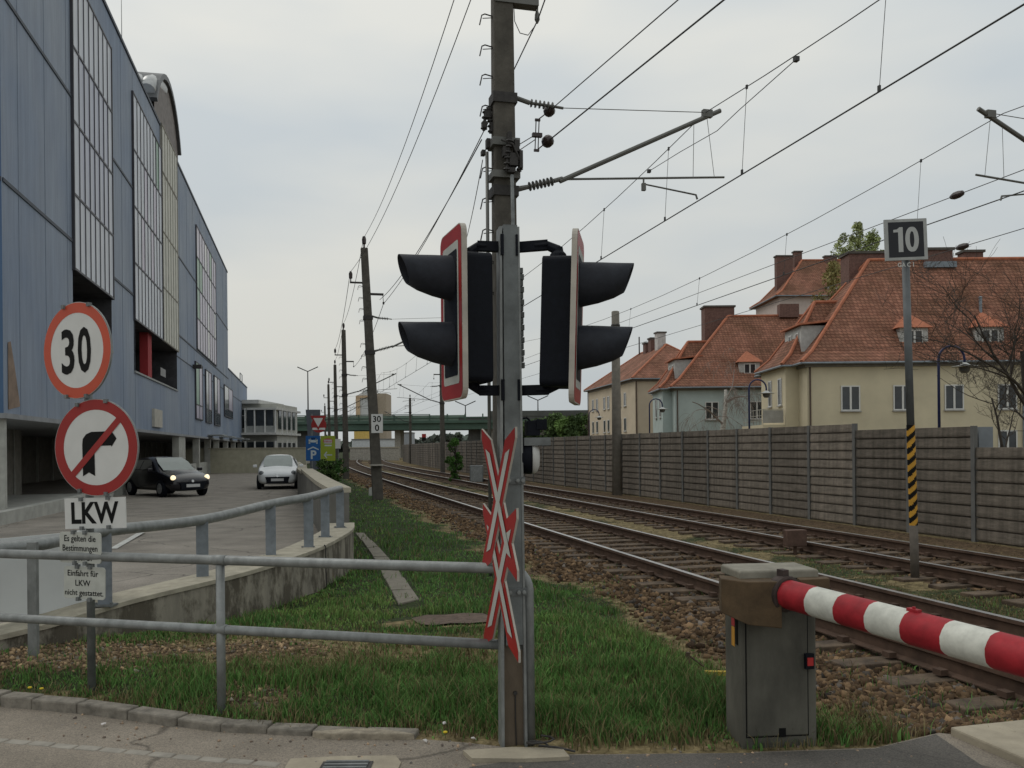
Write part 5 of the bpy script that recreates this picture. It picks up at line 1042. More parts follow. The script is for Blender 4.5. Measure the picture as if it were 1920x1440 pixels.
def room(o_, red=False):
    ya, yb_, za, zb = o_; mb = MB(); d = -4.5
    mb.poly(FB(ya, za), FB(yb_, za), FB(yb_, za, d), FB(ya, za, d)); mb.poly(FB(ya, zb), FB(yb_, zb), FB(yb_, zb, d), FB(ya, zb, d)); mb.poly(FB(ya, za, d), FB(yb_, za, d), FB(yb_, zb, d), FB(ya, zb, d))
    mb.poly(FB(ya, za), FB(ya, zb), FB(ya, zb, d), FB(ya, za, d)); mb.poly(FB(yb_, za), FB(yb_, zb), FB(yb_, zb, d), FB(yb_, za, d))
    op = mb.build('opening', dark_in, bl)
    mb = MB(); mb.ob(FB(ya, za - .08, -.1), BD * ((yb_ - ya) * 1.026), BN * .16, UP * .08); mb.build('sill', galv, op)
    if red:
        mb = MB(); yr, yr2 = BF(284, 650)[0], BF(291, 650)[0]; mb.ob(FB(yr, za, -.5), BD * (yr2 - yr), BN * .35, UP * (zb - za)); mb.build('red_column', M('red_column_paint', (.32, .03, .035), var=.1), op)
        mb = MB(); mb.ob(FB(ya + 2.2, zb - .25, -1.6), BD * .5, BN * .1, UP * .05); mb.build('lamp', M('warm_lamp', (1, .9, .6), emit=((1, .85, .5), 1.2)), op)
        mb = MB(); mb.ob(FB(yb_ - 3.5, za + .5, -.3), BD * 1.6, BN * .02, UP * .4); mb.build('notice', M('notice_grey', (.3, .3, .3)), op)
    else:
        mb = MB()
        for f in (.45, .6, .8): mb.ob(FB(lerp(ya, yb_, f), za, -1.2), BD * .3, BN * .1, UP * (zb - za))
        mb.build('inner_posts', conc_d, op)
room(opens[0]); room(opens[1], True)
# patches and small fittings
mb = MB(); q = [BF(*v) for v in ((14, 642), (19, 640), (27, 690), (37, 762), (15, 768))]; q = [FB(a, b_, .012) for a, b_ in q]; mb.poly(*q); mb.poly(*[p - BN * .01 for p in q][::-1]); mb.build('bare_patch', M('bare_brown_patch', (.23, .17, .13), rough=.9, var=.25), bl)
a, b_ = BF(285, 800), BF(300, 770); mb = MB(); mb.ob(FB(a[0], a[1]), BD * (b_[0] - a[0]), BN * .12, UP * (b_[1] - a[1])); mb.build('wall_box', M('box_cream', (.42, .40, .35), var=.15), bl)
a = BF(361, 690); mb = MB(); mb.ob(FB(a[0], a[1]), BD * .5, BN * .5, UP * .22); mb.build('wall_camera', dark, bl)
# penthouse with barrel vault roof
mb = MB(); y0, y1 = 41.4, 48.8; mb.ob(FB(y0, ZR, -5.5), BD * (y1 - y0), BN * 5.2, UP * 1.55); mb.build('penthouse', M('penthouse_wall', (.26, .27, .26), var=.15), bl)
mb = MB()
for k in range(7): mb.ob(FB(y0 + .3 + k * 1.0, ZR + .1, -.29), BD * .8, BN * .03, UP * 1.3)
mb.build('penthouse_louvre', M('penthouse_brown', (.10, .08, .075), var=.2), bl)
ym, rr0, cr0 = 45.2, 4.6, 19.1; arcs = []
def arc(off, r_, n=14): return [FB(ym + r_ * math.sin(R(a)), cr0 - 3.1 + (r_) * math.cos(R(a)), off) for a in np.linspace(-62, 62, n)]
mb = MB(); aw = arc(-.02, 4.3); aw = [p for p in aw]; base_ = [FB(aw[-1].y, ZR, -.02), FB(aw[0].y, ZR, -.02)]
mb.add(aw + base_, [tuple(range(len(aw) + 2))]); mb.add([p - BN * .3 for p in aw + base_], [tuple(range(len(aw) + 2))[::-1]]); mb.build('gable_wall', M('penthouse_grey_brown', (.20, .18, .17), rough=.7, var=.25), bl)
vm = MB(); N = 14
for s_, (o0, o1) in enumerate(((.14, -6.2),)):
    A_, B_, C_, D_ = arc(o0, 4.55), arc(o1, 4.55), arc(o0, 4.3), arc(o1, 4.3); vs = A_ + B_ + C_ + D_
    fs = []
    for i in range(N - 1): fs += [(i, i + 1, N + i + 1, N + i), (2 * N + i, 3 * N + i, 3 * N + i + 1, 2 * N + i + 1), (i, 2 * N + i, 2 * N + i + 1, i + 1), (N + i, N + i + 1, 3 * N + i + 1, 3 * N + i)]
    fs += [(0, N, 3 * N, 2 * N), (N - 1, 3 * N - 1, 4 * N - 1, 2 * N - 1)]; vm.add(vs, fs)
rf = vm.build('vault_roof', M('vault_metal', (.10, .105, .11), rough=.5, metal=.2, var=.15), bl)
mb = MB()
for k in range(4): mb.tube([FB(41.3, 18.45, -.3 - k * .62), FB(42.0, 19.1, -.3 - k * .62), FB(43.2, 19.65, -.3 - k * .62), FB(45, 20.05, -.3 - k * .62)], .36, 12)
mb.build('vault_ribs', M('vault_light_metal', (.45, .46, .46), rough=.4, metal=.4, var=.15), rf, smooth=True)
a = FB(62.5, ZR, -1.2); mb = MB(); mb.lathe(a, UP, [(0, .45), (.5, .45), (1.25, .45), (1.3, .42)], 16); mb.build('vent_pipe', M('vent_zinc', (.42, .42, .40), rough=.5, metal=.3, var=.15), bl, smooth=True)
for (Yv, h) in ((37.2, 3.4), (52.8, 3.2)):
    a = FB(Yv, ZR, -.6); MB().tube([a, a + UP * h], [.022, .01], 6).build('lightning_rod', galv, bl)
a = FB(101, 8.9, -.4); MB().tube([a, a + UP * 1.3, a + UP * 1.3 - BD * 3, a + UP * .1 - BD * 3], .05, 6).build('roof_guard', galv, bl)

# ============================================================ CARS
def car(label, loc, rz, paint, lights_on, grp):
    t_ = thing('parked_car' if not lights_on else 'driving_car', label, 'car', loc, grp, rz)
    st = [(2.02, .50, .30, .55, .60, .42), (1.93, .74, .24, .66, .70, .58), (1.6, .82, .2, .78, .82, .66), (1.15, .845, .2, .86, .90, .70), (.92, .85, .2, .90, .97, .71), (.55, .85, .2, .92, 1.2, .63), (.15, .85, .2, .93, 1.40, .57), (-.5, .85, .2, .95, 1.46, .57), (-1.3, .85, .2, .97, 1.42, .55), (-1.62, .84, .21, .97, 1.2, .60), (-1.88, .82, .24, .93, .98, .63), (-2.0, .70, .32, .75, .80, .5)]
    mb = MB(); N = 0
    for (x, wd, zb, zl, zt, wt) in st:
        half = [(0, zb), (wd * .82, zb), (wd * .97, zb + .12), (wd, (zb + zl) / 2), (wd * .975, zl), (lerp(wd * .975, wt, .5), lerp(zl, zt, .55)), (wt, zt - .02), (wt * .6, zt + .015), (0, zt + .03)]
        rg = [(x, y, z) for y, z in half] + [(x, -y, z) for y, z in half[::-1][1:-1]]; N = len(rg); mb.v += [Vector(p) for p in rg]
    K = len(st)
    for i in range(K - 1):
        for j in range(N): mb.f.append([i * N + j, i * N + (j + 1) % N, (i + 1) * N + (j + 1) % N, (i + 1) * N + j]); mb.mi.append(0)
    mb.f.append(list(range(N))[::-1]); mb.mi.append(0); mb.f.append([(K - 1) * N + j for j in range(N)]); mb.mi.append(0)
    bo = mb.build('body', paint, t_, smooth=True); md = bo.modifiers.new('sub', 'SUBSURF'); md.levels = md.render_levels = 2
    wsg = M('windscreen', (.16, .20, .19), rough=.06, var=.1, spec=.9); sg_ = M('car_side_glass', (.012, .014, .016), rough=.05, var=.1, spec=.8)
    mb = MB(); mb.add([(.99, -.60, .955), (.99, .60, .955), (.52, .60, 1.245), (.18, .50, 1.42), (.18, -.50, 1.42), (.52, -.60, 1.245)], [(0, 1, 2, 5), (5, 2, 3, 4)]); mb.v = [v + Vector((.02, 0, .012)) for v in mb.v]; mb.build('windshield', wsg, t_)
    for s_ in (1, -1):
        for (xa, xb, xc, xd) in ((.62, -.42, -.42, .12), (-.48, -1.35, -1.18, -.48)):
            mb = MB(); mb.add([(xa, s_ * .81, .99), (xb, s_ * .822, .99), (xc, s_ * .625, 1.34), (xd, s_ * .625, 1.34)], [(0, 1, 2, 3)]); mb.v = [v + Vector((0, s_ * .02, .01)) for v in mb.v]; mb.build('side_window', sg_, t_)
        mb = MB(); mb.cb((.68, s_ * .98, .98), ((1, 0, 0), (0, 1, 0), UP), (.1, .17, .12)); mb.build('mirror', paint, t_, bevel=.02)
        mb = MB(); vs = [(1.94, s_ * .44, .64), (1.99, s_ * .42, .56), (1.83, s_ * .74, .60), (1.66, s_ * .79, .70), (1.74, s_ * .70, .77)]; 
        cc_ = Vector((1.80, s_ * .63, .69)); nh = Vector((.9, s_ * .42, .25)).normalized(); mb.lathe(cc_, nh, [(0, .08), (.05, .095), (.1, .09), (.125, .05), (.13, .001)], 16)
        mb.build('headlight', M('headlight_lit', (1, .9, .7), emit=((1, .8, .5), 1.1)) if lights_on else M('headlight_clear', (.12, .13, .14), rough=.1, spec=.9), t_)
        for xw in (1.22, -1.28):
            mb = MB(); mb.lathe((xw, s_ * .68, .31), (0, s_, 0), [(0, .25), (.01, .31), (.17, .31), (.19, .27), (.191, .01)], 20); wh = mb.build('wheel', black_pl, t_)
            mb = MB(); mb.lathe((xw, s_ * .865, .31), (0, s_, 0), [(0, .2), (.012, .19), (.013, .05), (.03, .03), (.031, .001)], 10); mb.build('rim', M('wheel_rim', (.35, .36, .37), rough=.4, metal=.6), wh)
    mb = MB(); mb.add([(2.05, -.5, .54), (2.05, .5, .54), (2.055, .42, .30), (2.055, -.42, .30)], [(0, 1, 2, 3)]); mb.ob((1.99, -.45, .27), (.05, 0, 0), (0, .9, 0), (0, 0, .09)); mb.build('grille', black_pl, t_)
    mb = MB(); mb.ob((2.06, -.26, .36), (.012, 0, 0), (0, .52, 0), (0, 0, .11)); mb.build('number_plate', M('number_plate_white', (.5, .5, .5), var=.05), t_)
    mb = MB(); mb.lathe((2.03, 0, .575), (1, 0, .25), [(0, .05), (.012, .05), (.014, .001)], 14); mb.build('badge', M('chrome', (.5, .5, .5), rough=.2, metal=.8), t_)
    return t_
cw = P(523, 900, 39.3); car('white hatchback facing the camera on the far end of the ramp road', (cw.x, cw.y + .0, 0), R(-90 + 13), M('white_car_paint', (.62, .64, .65), rough=.25, var=.02, spec=.6), False, None)
cbk = P(335, 900, 33.6); car('black hatchback with lit headlights turning out from under the parking garage', (cbk.x - .45, cbk.y, -.0), R(-43), M('black_car_paint', (.008, .008, .012), rough=.18, var=.05, spec=.7), True, None)
# ============================================================ FAR LEFT: white building, signs, bridge, orange building
wh_w = M('pale_render', (.42, .42, .38), rough=.85, var=.1, scale=1.5); wb_ = thing('white_building', 'white two storey flat roofed building with large windows beyond the garage', 'building', (-27, 95, 0))
mb = MB(); mb.bx((-46, 95, 0), (-25.2, 104, 6.6)); mb.build('wall', wh_w, wb_)
mb = MB(); mb.bx((-46, 94.2, 6.6), (-26.9, 104.5, 7.0)); mb.bx((-28.6, 93.4, 3.25), (-24.9, 104.5, 3.5)); mb.bx((-28.0, 93.6, 5.9), (-24.9, 104.5, 6.12)); mb.build('flat_roof', M('roof_edge_white', (.5, .5, .48), var=.08), wb_)
for z0 in (.4, 3.9):
    for x0 in (-31.6, -29.9):
        mb = MB(); mb.bx((x0, 94.9, z0), (x0 + 1.5, 94.99, z0 + 2.2)); f_ = mb.build('window', frame_w, wb_); mb = MB(); mb.bx((x0 + .08, 94.86, z0 + .1), (x0 + .7, 94.895, z0 + 1.4)); mb.bx((x0 + .8, 94.86, z0 + .1), (x0 + 1.42, 94.895, z0 + 1.4)); mb.bx((x0 + .08, 94.86, z0 + 1.5), (x0 + .7, 94.895, z0 + 2.1)); mb.bx((x0 + .8, 94.86, z0 + 1.5), (x0 + 1.42, 94.895, z0 + 2.1)); mb.build('pane', glass_d, f_)
    for x0 in (-28.3, -27.3, -26.2, -25.1): mb = MB(); mb.bx((x0, 93.7, z0 - .6), (x0 + .14, 93.85, z0 + 2.2)); mb.build('porch_post', frame_w, wb_)
    for y0 in (96, 98, 100, 102): mb = MB(); mb.bx((-24.98, y0, z0 - .6), (-24.85, y0 + .14, z0 + 2.2)); mb.build('porch_post', frame_w, wb_)
    mb = MB(); mb.bx((-28.1, 93.95, z0 + .3), (-25.3, 94.05, z0 + 2.1)); mb.bx((-25.19, 95.4, z0), (-25.12, 103, z0 + 2.0)); mb.build('pane', glass_d, wb_)
    mb = MB(); mb.bx((-28.3, 93.8, z0 - .6), (-25.1, 93.86, z0 + .3)); mb.build('railing', M('rail_grey', (.3, .31, .3)), wb_)
lw = thing('garden_wall', 'low cream wall behind the white car', 'wall', (-17, 62, 0)); mb = MB(); mb.bx((-24, 64, 0), (-14.9, 64.3, 1.75)); mb.build('wall_face', M('cream_wall', (.40, .38, .29), var=.12), lw); mb = MB(); mb.bx((-24, 63.95, 1.75), (-14.9, 64.35, 1.83)); mb.build('coping', cop, lw)
# junction signs
Ys = 39.5; jn = P(597, 880, Ys); jn.z = 0
js = thing('direction_signs', 'pole with give way and no entry signs above blue parking and green arrow boards', 'traffic sign', jn)
for px in (585, 613):
    q = P(px, 850, Ys + .05); MB().tube([(q.x, q.y, 0), (q.x, q.y, P(600, 775, Ys).z if px == 585 else P(600, 815, Ys).z)], .035, 8).build('pole', galv_d, js)
U_, N_ = Vector((1, 0, 0)), Vector((0, -1, 0))
def PP(px, py, o=0): p = P(px, py, Ys); return p + N_ * o
mb = MB(); disc(mb, PP(598, 797, .02), U_, UP, .34, 0, 1, 32); mb.ext([(math.cos(i * .2) * .34, math.sin(i * .2) * .34) for i in range(31)], PP(598, 797, .0), U_, UP, (0, -.015, 0), 3)
mb.poly(*[PP(a, b_, .024) for a, b_ in ((586, 802), (610, 802), (610, 806), (586, 806))][::-1], mi=0); o = mb.build('no_entry_sign', signm, js); o['label'] = 'red round no entry sign half hidden'
mb = MB(); tri = lambda k, o_: [PP(597 + a * k, 791 + b_ * k, o_) for a, b_ in ((-15, -11.5), (0, 15.5), (15, -11.5))]
mb.poly(*tri(1, .04), mi=1); mb.poly(*tri(.62, .045), mi=0); mb.poly(*tri(1, .034)[::-1], mi=3); o = mb.build('give_way_sign', signm, js); o['label'] = 'triangular give way sign'
sbl = M('sign_blue', (.01, .09, .28), rough=.45, var=.05); sgn = M('sign_lime', (.27, .33, .03), rough=.45, var=.05)
def rect(mb, x0, y0, x1, y1, o_, mi): mb.poly(PP(x0, y1, o_), PP(x1, y1, o_), PP(x1, y0, o_), PP(x0, y0, o_), mi=mi)
mb = MB(); a, c = PP(574, 864), PP(600.5, 817); mb.bx((a.x, a.y - .03, a.z), (c.x, c.y, c.z), 0)
for (x0, y0, x1, y1) in ((579, 824, 596, 829.5), (579, 828, 582, 832), (593, 828, 596, 832), (582, 821, 593, 823)): rect(mb, x0, y0, x1, y1, .034, 1)
mb.poly(PP(580.5, 825, .034), PP(594.5, 825, .034), PP(592.3, 821, .034), PP(582.7, 821, .034), mi=1); mb.poly(PP(583, 824.4, .036), PP(592, 824.4, .036), PP(591, 822.4, .036), PP(584, 822.4, .036), mi=0)
for (pts) in ([(577, 842), (577.6, 844), (587.6, 839.5), (587.6, 837)], [(587.4, 837), (587.4, 839.5), (597.4, 844), (598, 842)]): mb.poly(*[PP(x_, y_, .034) for x_, y_ in pts], mi=1)
text(mb, 'P', PP(588.5, 860, .03), U_, UP, .36, 1, .03, .004, 1)
o = mb.build('parking_board', [sbl, M('sign_pale_print', (.45, .5, .52))], js); o['label'] = 'blue board with a car, a roof chevron and the letter P'
mb = MB(); a, c = PP(601.5, 864), PP(628.5, 817); mb.bx((a.x, a.y - .03, a.z), (c.x, c.y, c.z), 0)
cc = PP(615, 827, .033); mb.add([cc + U_ * (math.cos(i * .3) * .21) + UP * (math.sin(i * .3) * .12) for i in range(21)], [tuple(range(21))], 1)
rect(mb, 608, 824.5, 622, 831.5, .036, 2); 
for k in range(5): rect(mb, 609 + k * 2.5, 826, 610.4 + k * 2.5, 830, .039, 1)
rect(mb, 609, 834, 622, 836.5, .034, 2); rect(mb, 610, 852, 623, 854, .034, 2)
for pts in ([(607, 853), (612.5, 846.5), (614, 848), (610, 853)], [(607, 853), (610, 853), (614, 858), (612.5, 859.5)]): mb.poly(*[PP(x_, y_, .034) for x_, y_ in pts][::-1], mi=2)
o = mb.build('arrow_board', [sgn, M('sign_logo_red', (.42, .06, .07)), M('sign_pale_print', (.45, .5, .52))], js); o['label'] = 'lime green board with a red oval emblem and a left arrow'
sl_ = P(588, 830, 46); ds = thing('slanted_board', 'dark grey back of a slanted board standing behind the give way sign', 'sign', (sl_.x, 46, 0)); mb = MB(); q = [P(a, b_, 46) for a, b_ in ((573, 768), (600, 768), (597, 880), (582, 880))]; mb.ext([(p.x, p.z) for p in q], (0, 46, 0), (1, 0, 0), (0, 0, 1), (0, .12, 0)); mb.build('board', M('sign_back_grey', (.10, .11, .13), rough=.6, var=.15), ds)
q = P(634, 832, 52); t_ = thing('small_sign', 'small white plate on a thin post right of the green arrow board', 'sign', (q.x, 52, 0)); MB().tube([(q.x, 52, 0), (q.x, 52, q.z)], .04, 6).build('post', galv_d, t_); mb = MB(); mb.bx((q.x - .16, 51.9, q.z - .28), (q.x + .16, 51.94, q.z + .28)); mb.build('plate', white_p, t_)
# bridge
grn = M('bridge_green', (.06, .105, .08), rough=.6, var=.2, scale=.3); grn2 = M('bridge_green_pale', (.16, .22, .18), rough=.6, var=.2, scale=.4)
br = thing('road_bridge', 'green steel road bridge with railings crossing behind the railway', 'bridge', (-10, 150, 0))
YB = 150; zB = lambda py: P(760, py, YB).z; zt_, zd, zb_ = zB(777), zB(788), zB(806)
mb = MB(); mb.bx((-70, YB, zb_), (6, YB + .5, zd - .5)); mb.bx((-70, YB - .4, zd - .55), (30, YB + 10, zd - .1)); mb.bx((-70, YB + 9, zb_), (30, YB + 9.5, zd - .5)); mb.build('girder', grn, br)
mb = MB(); mb.bx((-70, YB - .3, zt_ - .12), (-14, YB - .2, zt_)); mb.bx((-70, YB - .3, zd + .25), (-4, YB - .2, zd + .4)); mb.build('handrail', grn, br)
for k in range(22):
    x0 = -68 + k * 3.0
    if x0 > -4: break
    mb = MB(); mb.bx((x0, YB - .32, zd - .1), (x0 + .22, YB - .18, zt_)); mb.build('rail_post', grn, br)
mb = MB(); mb.bx((-70, YB - .15, zd - .1), (-8, YB - .1, zd + .8)); mb.build('screen_panel', grn2, br)
mb = MB(); mb.bx((-9, YB - .2, zd - .1), (30, YB - .1, zd + .5)); mb.bx((-4, YB - .3, zd + .5), (14, YB, P(1000, 770, YB).z)); mb.build('solid_parapet', M('parapet_dark', (.085, .09, .085), rough=.8, var=.2, scale=.5), br)
for (px, w_) in ((572, 2.6), (747, 1.0), (830, .5), (892, 2.4)):
    q = P(px, 830, YB + 3); mb = MB(); mb.bx((q.x - w_ / 2, YB + 2, 0), (q.x + w_ / 2, YB + 7, zb_)); mb.build('pier', M('pier_dark', (.09, .09, .085), var=.2) if px != 747 else concrete, br)
mb = MB(); mb.bx((P(900, 800, YB).x, YB + 1, 0), (30, YB + 9, zb_ + .6)); mb.build('abutment', M('abutment_concrete', (.20, .19, .17), rough=.9, var=.2, scale=.6), br)
for (px, top, lb) in ((577, 688, 'twin armed street lamp rising above the bridge at left'), (872, 752, 'thin lamp mast on the bridge, left of the signal'), (1008, 742, 'thin lamp mast on the bridge, right of the signal')):
    a = P(px, 700, YB + 5); zt2 = P(px, top, YB + 5).z; t_ = thing('street_lamp', lb, 'street lamp', (a.x, YB + 5, zd - .1), 'lamp masts on the bridge'); MB().tube([(a.x, YB + 5, zd - .1), (a.x, YB + 5, zt2 - .8)], [.14, .09], 6).build('pole', dark, t_)
    mb = MB(); mb.tube([(a.x - 1.8, YB + 5, zt2), (a.x, YB + 5, zt2 - .8), (a.x + 1.8, YB + 5, zt2)], .09, 5); mb.build('lamp_arms', dark, t_)
ob_ = thing('orange_building', 'white building with orange trim and a pointed roof rising beyond the bridge', 'building', (-41, 260, 0)); 
def q2(px, py, Y=260): return P(px, py, Y)
a, c, pk, d = q2(669, 780), q2(706, 742), q2(690, 728), q2(723, 737)
mb = MB(); mb.add([(a.x, 260, 0), (c.x, 260, 0), (c.x, 260, c.z), (pk.x, 260, pk.z), (a.x, 260, c.z), (a.x, 272, 0), (c.x, 272, 0), (c.x, 272, c.z), (pk.x, 272, pk.z), (a.x, 272, c.z)], [(0, 1, 2, 3, 4), (5, 9, 8, 7, 6), (0, 4, 9, 5), (1, 6, 7, 2), (2, 7, 8, 3), (3, 8, 9, 4)]); mb.build('wall', M('far_white', (.55, .56, .56), var=.08), ob_)
mb = MB(); org = M('orange_cladding', (.58, .42, .27), var=.2, scale=.5); mb.bx((a.x - .2, 259.6, 0), (a.x + 1.0, 259.9, c.z)); mb.bx((a.x, 259.5, c.z - .6), (c.x, 259.9, c.z + .1)); mb.bx((a.x, 259.5, 9.6), (c.x, 259.9, 10.2)); mb.build('orange_trim', org, ob_)
mb = MB(); mb.bx((c.x, 261, 0), (d.x, 272, d.z)); mb.build('side_block', M('ochre_block', (.36, .30, .23), var=.15), ob_)
for (x0, x1, y0, y1, Y, col, lb, nm) in ((664, 700, 803, 826, 185, (.60, .42, .12), 'yellow hoarding seen under the bridge', 'hoarding'), (660, 745, 824, 842, 180, (.55, .57, .58), 'long white shed seen under the bridge', 'shed'), (500, 560, 812, 838, 190, (.3, .3, .29), 'grey far block seen under the left end of the bridge', 'far_building'), (757, 772, 812, 835, 200, (.28, .3, .33), 'bluish far block under the middle of the bridge', 'far_building')):
    a, c = P(x0, y1, Y), P(x1, y0, Y); mb = MB(); mb.bx((a.x, Y, 0), (c.x, Y + 6, c.z)); t_ = thing(nm, lb, nm.replace('_', ' '), ((a.x + c.x) / 2, Y, 0)); mb.build('wall', M('far_' + str(x0), col, var=.12), t_)
    mb = MB(); mb.bx((a.x - .1, Y - .15, c.z), (c.x + .1, Y + 6.1, c.z + .2)); mb.build('roof', M('far_roof', (.2, .2, .2)), t_)
a_ = P(656, 850, 136); c_ = P(748, 850, 136); fw2 = thing('far_wall', 'low grey concrete wall below the bridge where the tracks bend', 'wall', (a_.x, 136, 0)); mb = MB(); mb.bx((a_.x, 136, -.2), (c_.x, 136.4, 1.75)); mb.build('wall_face', concrete, fw2); mb = MB(); mb.bx((a_.x - .1, 135.9, 1.75), (c_.x + .1, 136.5, 1.9)); mb.build('coping', cop, fw2)
cw_ = thing('concrete_wall', 'long low concrete wall on the left of the tracks near the bridge', 'wall', TS(115, 0, 0)); 
for k in range(8):
    a = TS(78 + k * 8, -1.2 if k < 3 else .2); b_ = TS(85.9 + k * 8, -1.2 if k < 3 else .2); e = Vector(((b_ - a).y, -(b_ - a).x, 0)).normalized() * .3; mb = MB(); mb.ob(a - UP * .3, b_ - a, e, UP * 2.1); mb.build('wall_panel', concrete, cw_)
q = P(893, 872, 46); t_ = thing('relay_cabinet', 'grey metal relay cabinet at the foot of the noise wall beyond the tracks', 'cabinet', (q.x, 46, -.2)); mb = MB(); mb.bx((q.x - .35, 46, -.25), (q.x + .35, 46.5, .75)); mb.build('body', galv_d, t_, bevel=.02); mb = MB(); mb.bx((q.x - .3, 45.97, -.1), (q.x + .3, 45.995, .7)); mb.build('door', galv, t_)
for (px, Y, lb) in ((795, 128, 'small red signal head on a post left of the far catenary poles'),):
    q = P(px, 820, Y); t_ = thing('signal_post', lb, 'railway signal', (q.x, Y, 0)); MB().tube([(q.x, Y, 0), (q.x, Y, q.z)], .08, 6).build('post', dark, t_); mb = MB(); mb.bx((q.x - .3, Y - .1, q.z - .5), (q.x + .3, Y, q.z)); mb.bx((q.x - .3, Y - .1, q.z), (q.x + .3, Y, q.z + .5), 1); mb.build('head', [black_p, red_p], t_)

# ============================================================ HOUSES
tile = M('roof_tiles', (.32, .145, .10), rough=.9, var=.22, scale=2.0, fine=.7, col2=(.40, .205, .145), spec=.15)
n_, l_ = nodes(tile); b = n_['Principled BSDF']; prev = b.inputs['Base Color'].links[0].from_socket
t = n_.new('ShaderNodeTexCoord'); sp_x = n_.new('ShaderNodeSeparateXYZ'); cm = n_.new('ShaderNodeCombineXYZ'); ad = n_.new('ShaderNodeMath'); ad.operation = 'ADD'
bk_ = n_.new('ShaderNodeTexBrick'); bk_.inputs['Scale'].default_value = 1; bk_.inputs['Brick Width'].default_value = .24; bk_.inputs['Row Height'].default_value = .2; bk_.inputs['Mortar Size'].default_value = .024; bk_.inputs['Color1'].default_value = (.62, .62, .62, 1); bk_.inputs['Color2'].default_value = (1.2, 1.15, 1.1, 1); bk_.inputs['Mortar'].default_value = (.28, .25, .25, 1); bk_.inputs['Bias'].default_value = .1
x = n_.new('ShaderNodeMixRGB'); x.blend_type = 'MULTIPLY'; x.inputs[0].default_value = .7
l_.new(t.outputs['Object'], sp_x.inputs[0]); l_.new(sp_x.outputs[0], ad.inputs[0]); l_.new(sp_x.outputs[1], ad.inputs[1]); l_.new(ad.outputs[0], cm.inputs[0]); l_.new(sp_x.outputs[2], cm.inputs[1]); l_.new(cm.outputs[0], bk_.inputs['Vector']); l_.new(prev, x.inputs[1]); l_.new(bk_.outputs['Color'], x.inputs[2])
# mossy darker patches
mz = n_.new('ShaderNodeTexNoise'); mz.inputs['Scale'].default_value = .45; mz.inputs['Detail'].default_value = 5; mz.inputs['Roughness'].default_value = .65; l_.new(t.outputs['Object'], mz.inputs['Vector'])
mrp = n_.new('ShaderNodeValToRGB'); mrp.color_ramp.elements[0].position = .38; mrp.color_ramp.elements[1].position = .62; mrp.color_ramp.elements[0].color = (1, 1, 1, 1); mrp.color_ramp.elements[1].color = (.62, .66, .62, 1)
x3 = n_.new('ShaderNodeMixRGB'); x3.blend_type = 'MULTIPLY'; x3.inputs[0].default_value = 1; l_.new(mz.outputs['Fac'], mrp.inputs[0]); l_.new(x.outputs[0], x3.inputs[1]); l_.new(mrp.outputs[0], x3.inputs[2]); l_.new(x3.outputs[0], b.inputs['Base Color'])
bp = n_.new('ShaderNodeBump'); bp.inputs['Strength'].default_value = .6; bp.inputs['Distance'].default_value = .04; l_.new(bk_.outputs['Fac'], bp.inputs['Height']); bp.invert = True; l_.new(bp.outputs[0], b.inputs['Normal'])
ridge_m = M('ridge_tile', (.40, .145, .08), rough=.8, var=.2, scale=4); brick_m = M('chimney_brick', (.15, .085, .07), rough=.9, var=.3, scale=9, bump=.3); zinc = M('zinc_flashing', (.20, .23, .26), rough=.5, metal=.3, var=.15)
eave_m = M('eave_board', (.10, .09, .08), rough=.8, var=.2)
class Frame:
    def __init__(s, o, ang): s.o = Vector(o); s.a = Vector((math.cos(ang), math.sin(ang), 0)); s.b = Vector((-math.sin(ang), math.cos(ang), 0))
    def __call__(s, x, y, z): return s.o + s.a * x + s.b * y + UP * z
def hip(root, fr, x0, x1, y0, y1, ze, zr, il, ir, ov=.45, name='roof', flare=True):
    ym = (y0 + y1) / 2; E_ = [(x0 - ov, y0 - ov), (x1 + ov, y0 - ov), (x1 + ov, y1 + ov), (x0 - ov, y1 + ov)]
    k = .4; zm = ze + (.62 if flare else .0) ; Mi = [(x0 + k, y0 + k), (x1 - k, y0 + k), (x1 - k, y1 - k), (x0 + k, y1 - k)] if flare else E_
    if not flare: zm = ze
    ra, rb = (x0 + il, ym), (x1 - ir, ym); mb = MB()
    e = [fr(a, b_, ze - .02) for a, b_ in E_]; m_ = [fr(a, b_, zm) for a, b_ in Mi]; r0, r1 = fr(*ra, zr), fr(*rb, zr); el = [p - UP * .12 for p in e]
    fs = []
    if flare:
        vs = el + e + m_ + [r0, r1]; fs = [(i, (i + 1) % 4, 4 + (i + 1) % 4, 4 + i) for i in range(4)] + [(4 + i, 4 + (i + 1) % 4, 8 + (i + 1) % 4, 8 + i) for i in range(4)] + [(8, 9, 13, 12), (9, 10, 13), (10, 11, 12, 13), (11, 8, 12), (3, 2, 1, 0)]
        hips = [([e[0], m_[0], r0]), ([e[1], m_[1], r1]), ([e[2], m_[2], r1]), ([e[3], m_[3], r0]), ([r0, r1])]
    else:
        vs = el + e + [r0, r1]; fs = [(i, (i + 1) % 4, 4 + (i + 1) % 4, 4 + i) for i in range(4)] + [(4, 5, 9, 8), (5, 6, 9), (6, 7, 8, 9), (7, 4, 8), (3, 2, 1, 0)]; hips = [([e[0], r0]), ([e[1], r1]), ([e[2], r1]), ([e[3], r0]), ([r0, r1])]
    mb.add(vs, fs); rf = mb.build(name, tile, root)
    rd = MB()
    for h in hips:
        if (Vector(h[0]) - Vector(h[-1])).length > .1: rd.tube(h, .11 if zr - ze > 2 else .07, 6)
    rd.build('ridge_tiles', ridge_m, rf)
    gt = MB()
    for i in range(4): gt.tube([e[i] - UP * .1, e[(i + 1) % 4] - UP * .1], .07, 6)
    gt.build('gutter', zinc, rf); return rf
